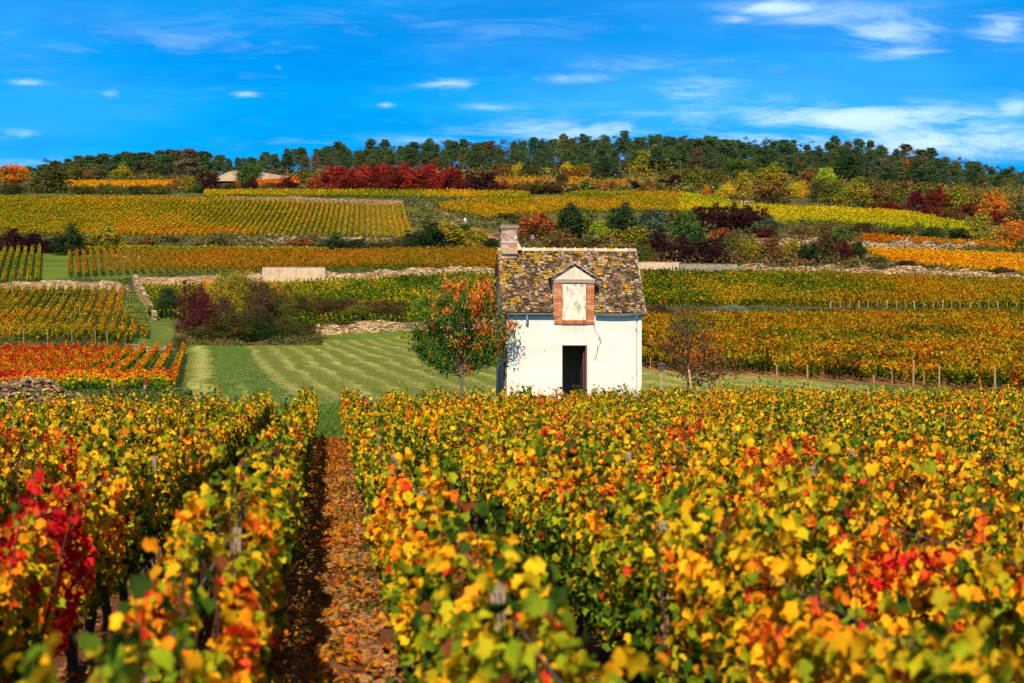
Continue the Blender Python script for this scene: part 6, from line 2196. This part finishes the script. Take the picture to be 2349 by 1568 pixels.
def person(u, v, d, height, top, legs, hair, label, facing=0.0, pack=None, skirt=False):
    x, y, z = at(u, d)
    R = empty('person', (x, y, z), facing); R.scale = (height / 1.75,) * 3
    tag(R, label, 'person')
    J = {'pelvis': (0, 0, .95), 'waist': (0, 0, 1.08), 'chest': (0, -.01, 1.30), 'neckb': (0, 0, 1.45), 'neck': (0, -.01, 1.52), 'head': (0, -.02, 1.62), 'crown': (0, -.01, 1.71),
         'shL': (-.17, 0, 1.42), 'elL': (-.25, .02, 1.15), 'wrL': (-.23, -.12, .93), 'haL': (-.22, -.17, .86), 'shR': (.17, 0, 1.42), 'elR': (.24, .04, 1.15), 'wrR': (.26, -.05, .90), 'haR': (.26, -.08, .82),
         'hpL': (-.09, 0, .90), 'knL': (-.10, -.14, .50), 'anL': (-.10, -.12, .09), 'toL': (-.10, -.27, .03), 'hpR': (.09, 0, .90), 'knR': (.10, .02, .49), 'anR': (.10, .16, .12), 'toR': (.10, .05, .03)}
    rad = {'pelvis': .13, 'waist': .115, 'chest': .135, 'neckb': .07, 'neck': .05, 'head': .085, 'crown': .07, 'shL': .06, 'shR': .06, 'elL': .042, 'elR': .042, 'wrL': .03, 'wrR': .03, 'haL': .035, 'haR': .035,
           'hpL': .085, 'hpR': .085, 'knL': .06, 'knR': .06, 'anL': .042, 'anR': .042, 'toL': .035, 'toR': .035}
    E = [('pelvis', 'waist'), ('waist', 'chest'), ('chest', 'neckb'), ('neckb', 'neck'), ('neck', 'head'), ('head', 'crown'), ('chest', 'shL'), ('shL', 'elL'), ('elL', 'wrL'), ('wrL', 'haL'), ('chest', 'shR'), ('shR', 'elR'), ('elR', 'wrR'), ('wrR', 'haR'),
         ('pelvis', 'hpL'), ('hpL', 'knL'), ('knL', 'anL'), ('anL', 'toL'), ('pelvis', 'hpR'), ('hpR', 'knR'), ('knR', 'anR'), ('anR', 'toR')]
    def sk(nm, keys, edges, mat, grow=0.0, rep=None):
        ks = list(keys)
        vs_ = [((rep or {}).get(k) or J[k]) for k in ks]
        skin_mesh(nm, vs_, [(ks.index(a), ks.index(b)) for a, b in edges], [rad[k] + grow for k in ks], mat, R)
    sk('body', J.keys(), E, SKIN)
    tk = ['waist', 'chest', 'neckb', 'shL', 'elL', 'shR', 'elR', 'pelvis']
    sk('shirt', tk, [('pelvis', 'waist'), ('waist', 'chest'), ('chest', 'neckb'), ('chest', 'shL'), ('shL', 'elL'), ('chest', 'shR'), ('shR', 'elR')], top, .018)
    lk = ['pelvis', 'hpL', 'knL', 'anL', 'hpR', 'knR', 'anR']
    sk('trousers', lk, [('pelvis', 'hpL'), ('hpL', 'knL'), ('knL', 'anL'), ('pelvis', 'hpR'), ('hpR', 'knR'), ('knR', 'anR')], legs, .016)
    m = MB()
    n1, n2 = 12, 7
    vs_ = []; fs = []
    for j in range(n2 + 1):
        ph = pi / 2 * j / n2 * 1.25
        for k in range(n1):
            a = 2 * pi * k / n1
            front = sin(a) < -.3
            pr = min(ph, 1.1) if front else ph
            vs_.append((.105 * sin(pr) * cos(a), .01 + .118 * sin(pr) * sin(a), 1.655 + .118 * cos(pr)))
    for j in range(n2):
        for k in range(n1):
            fs.append((j * n1 + k, (j + 1) * n1 + k, (j + 1) * n1 + (k + 1) % n1, j * n1 + (k + 1) % n1))
    m.add(vs_, fs, (1, 1, 1)); m.build('hair', hair, R, smooth=True)
    if pack:
        b = MB(); b.box((0, .20, 1.22), (.30, .20, .46), col=(1, 1, 1), jit=.08); po = b.build('rucksack', pack, R)
        bv = po.modifiers.new('b', 'BEVEL'); bv.width = .05; bv.segments = 3
        po.data.materials.clear(); po.data.materials.append(pack)
    return R


person(1067, 520, depth_at(1067, 519), 1.65, plain('pale_shirt', (.72, .62, .60)), plain('blue_trousers', (.22, .34, .62)), plain('brown_hair', (.16, .09, .05)), 'walker in a pale top and light blue trousers on the footpath', facing=.2)
dd_ = depth_at(1222, 564)
person(1222, 564, dd_, 1.65, plain('turquoise_top', (.12, .42, .55)), plain('magenta_shorts', (.62, .03, .22)), plain('grey_cap', (.55, .5, .5)), 'walker in turquoise top with magenta pack among the bushes behind the chimney', facing=2.9, pack=plain('magenta_pack', (.68, .02, .25)))


def dog(u, d):
    x, y, z = at(u, d)
    R = empty('dog', (x, y, z), 1.2); tag(R, 'small white dog walking at the heels of the walker on the footpath', 'dog')
    V = [(0, 0, .30), (.16, 0, .31), (.30, 0, .30), (.38, 0, .40), (.46, 0, .43), (.55, 0, .40), (-.08, 0, .30), (-.20, 0, .40),
         (.26, -.06, .18), (.26, -.06, .02), (.26, .06, .18), (.29, .06, .02), (-.04, -.06, .22), (-.08, -.06, .12), (-.05, -.06, .02), (-.04, .06, .22), (-.09, .06, .12), (-.07, .06, .02), (.44, -.04, .50), (.44, .04, .50)]
    E = [(0, 1), (1, 2), (2, 3), (3, 4), (4, 5), (0, 6), (6, 7), (2, 8), (8, 9), (2, 10), (10, 11), (6, 12), (12, 13), (13, 14), (6, 15), (15, 16), (16, 17), (4, 18), (4, 19)]
    r = [.085, .095, .09, .055, .06, .03, .07, .02, .035, .022, .035, .022, .04, .026, .022, .04, .026, .022, .02, .02]
    skin_mesh('body', V, E, r, plain('white_fur', (.75, .72, .66)), R)


dog(1072, depth_at(1072, 521))

# ------------------------------------------------------------------ plants against the house wall
def weed_stalks(u, d, v0, v1, n, col, label, seed, spread=.12, leaf=.03, name='weed'):
    rnd = random.Random(seed); rs = np.random.RandomState(seed)
    x, y, z = at(u, d)
    zt = (VH - v1) / FPX * d
    R = empty(name, (x, y, z)); tag(R, label, 'plant')
    mb = MB(); pts = []
    for i in range(n):
        tx, ty = rnd.uniform(-spread, spread), rnd.uniform(-.1, .1)
        h = (zt - z) * rnd.uniform(.7, 1.0)
        p = [Vector((tx * .2, ty * .2, 0)), Vector((tx * .6, ty * .6, h * .5)), Vector((tx, ty, h))]
        mb.tube([tuple(q) for q in p], [.007, .005, .002], 4, tuple(c * .6 for c in col))
        for k in range(30):
            t = rnd.uniform(.45, 1)
            pts.append(tuple(p[1].lerp(p[2], (t - .45) / .55) + Vector((rnd.uniform(-.03, .03), rnd.uniform(-.03, .03), 0))))
    mb.build('stalks', M_bark, R)
    A = np.array(pts); m = len(A)
    V, F, C = leaves(A, rs.normal(size=(m, 3)), rs.normal(size=(m, 3)), leaf * (.6 + .8 * rs.rand(m)), np.array([col]) * (.6 + .8 * rs.rand(m, 1)), T_MID)
    obj('leaves', mesh_from('leaves', V, F, C), M_leaf, R)


weed_stalks(1278, 66.5, 915, 876, 3, (.16, .045, .03), 'dark red dock stalk in front of the white wall left of the door', 41, .08, .03)
weed_stalks(1440, 68.2, 915, 878, 12, (.30, .22, .10), 'dry pale weeds at the foot of the wall near the right corner', 42, .35, .022)
weed_stalks(1404, 68.3, 915, 890, 5, (.42, .09, .02), 'little plant with red leaves at the wall right of the door', 43, .15, .04)
weed_stalks(1213, 62.0, 930, 884, 7, (.10, .18, .02), 'tall green vine shoot in front of the white wall near the left corner', 44, .25, .085)
weed_stalks(1245, 63.0, 930, 893, 2, (.12, .14, .03), 'thin green shoot left of the dock stalk', 45, .05, .05)
weed_stalks(1500, 69.5, 915, 888, 14, (.09, .10, .03), 'dark weeds just right of the house corner', 46, .3, .03)
weed_stalks(1460, 64.5, 930, 896, 9, (.10, .07, .03), 'low dark bramble before the right corner of the house', 47, .3, .04)
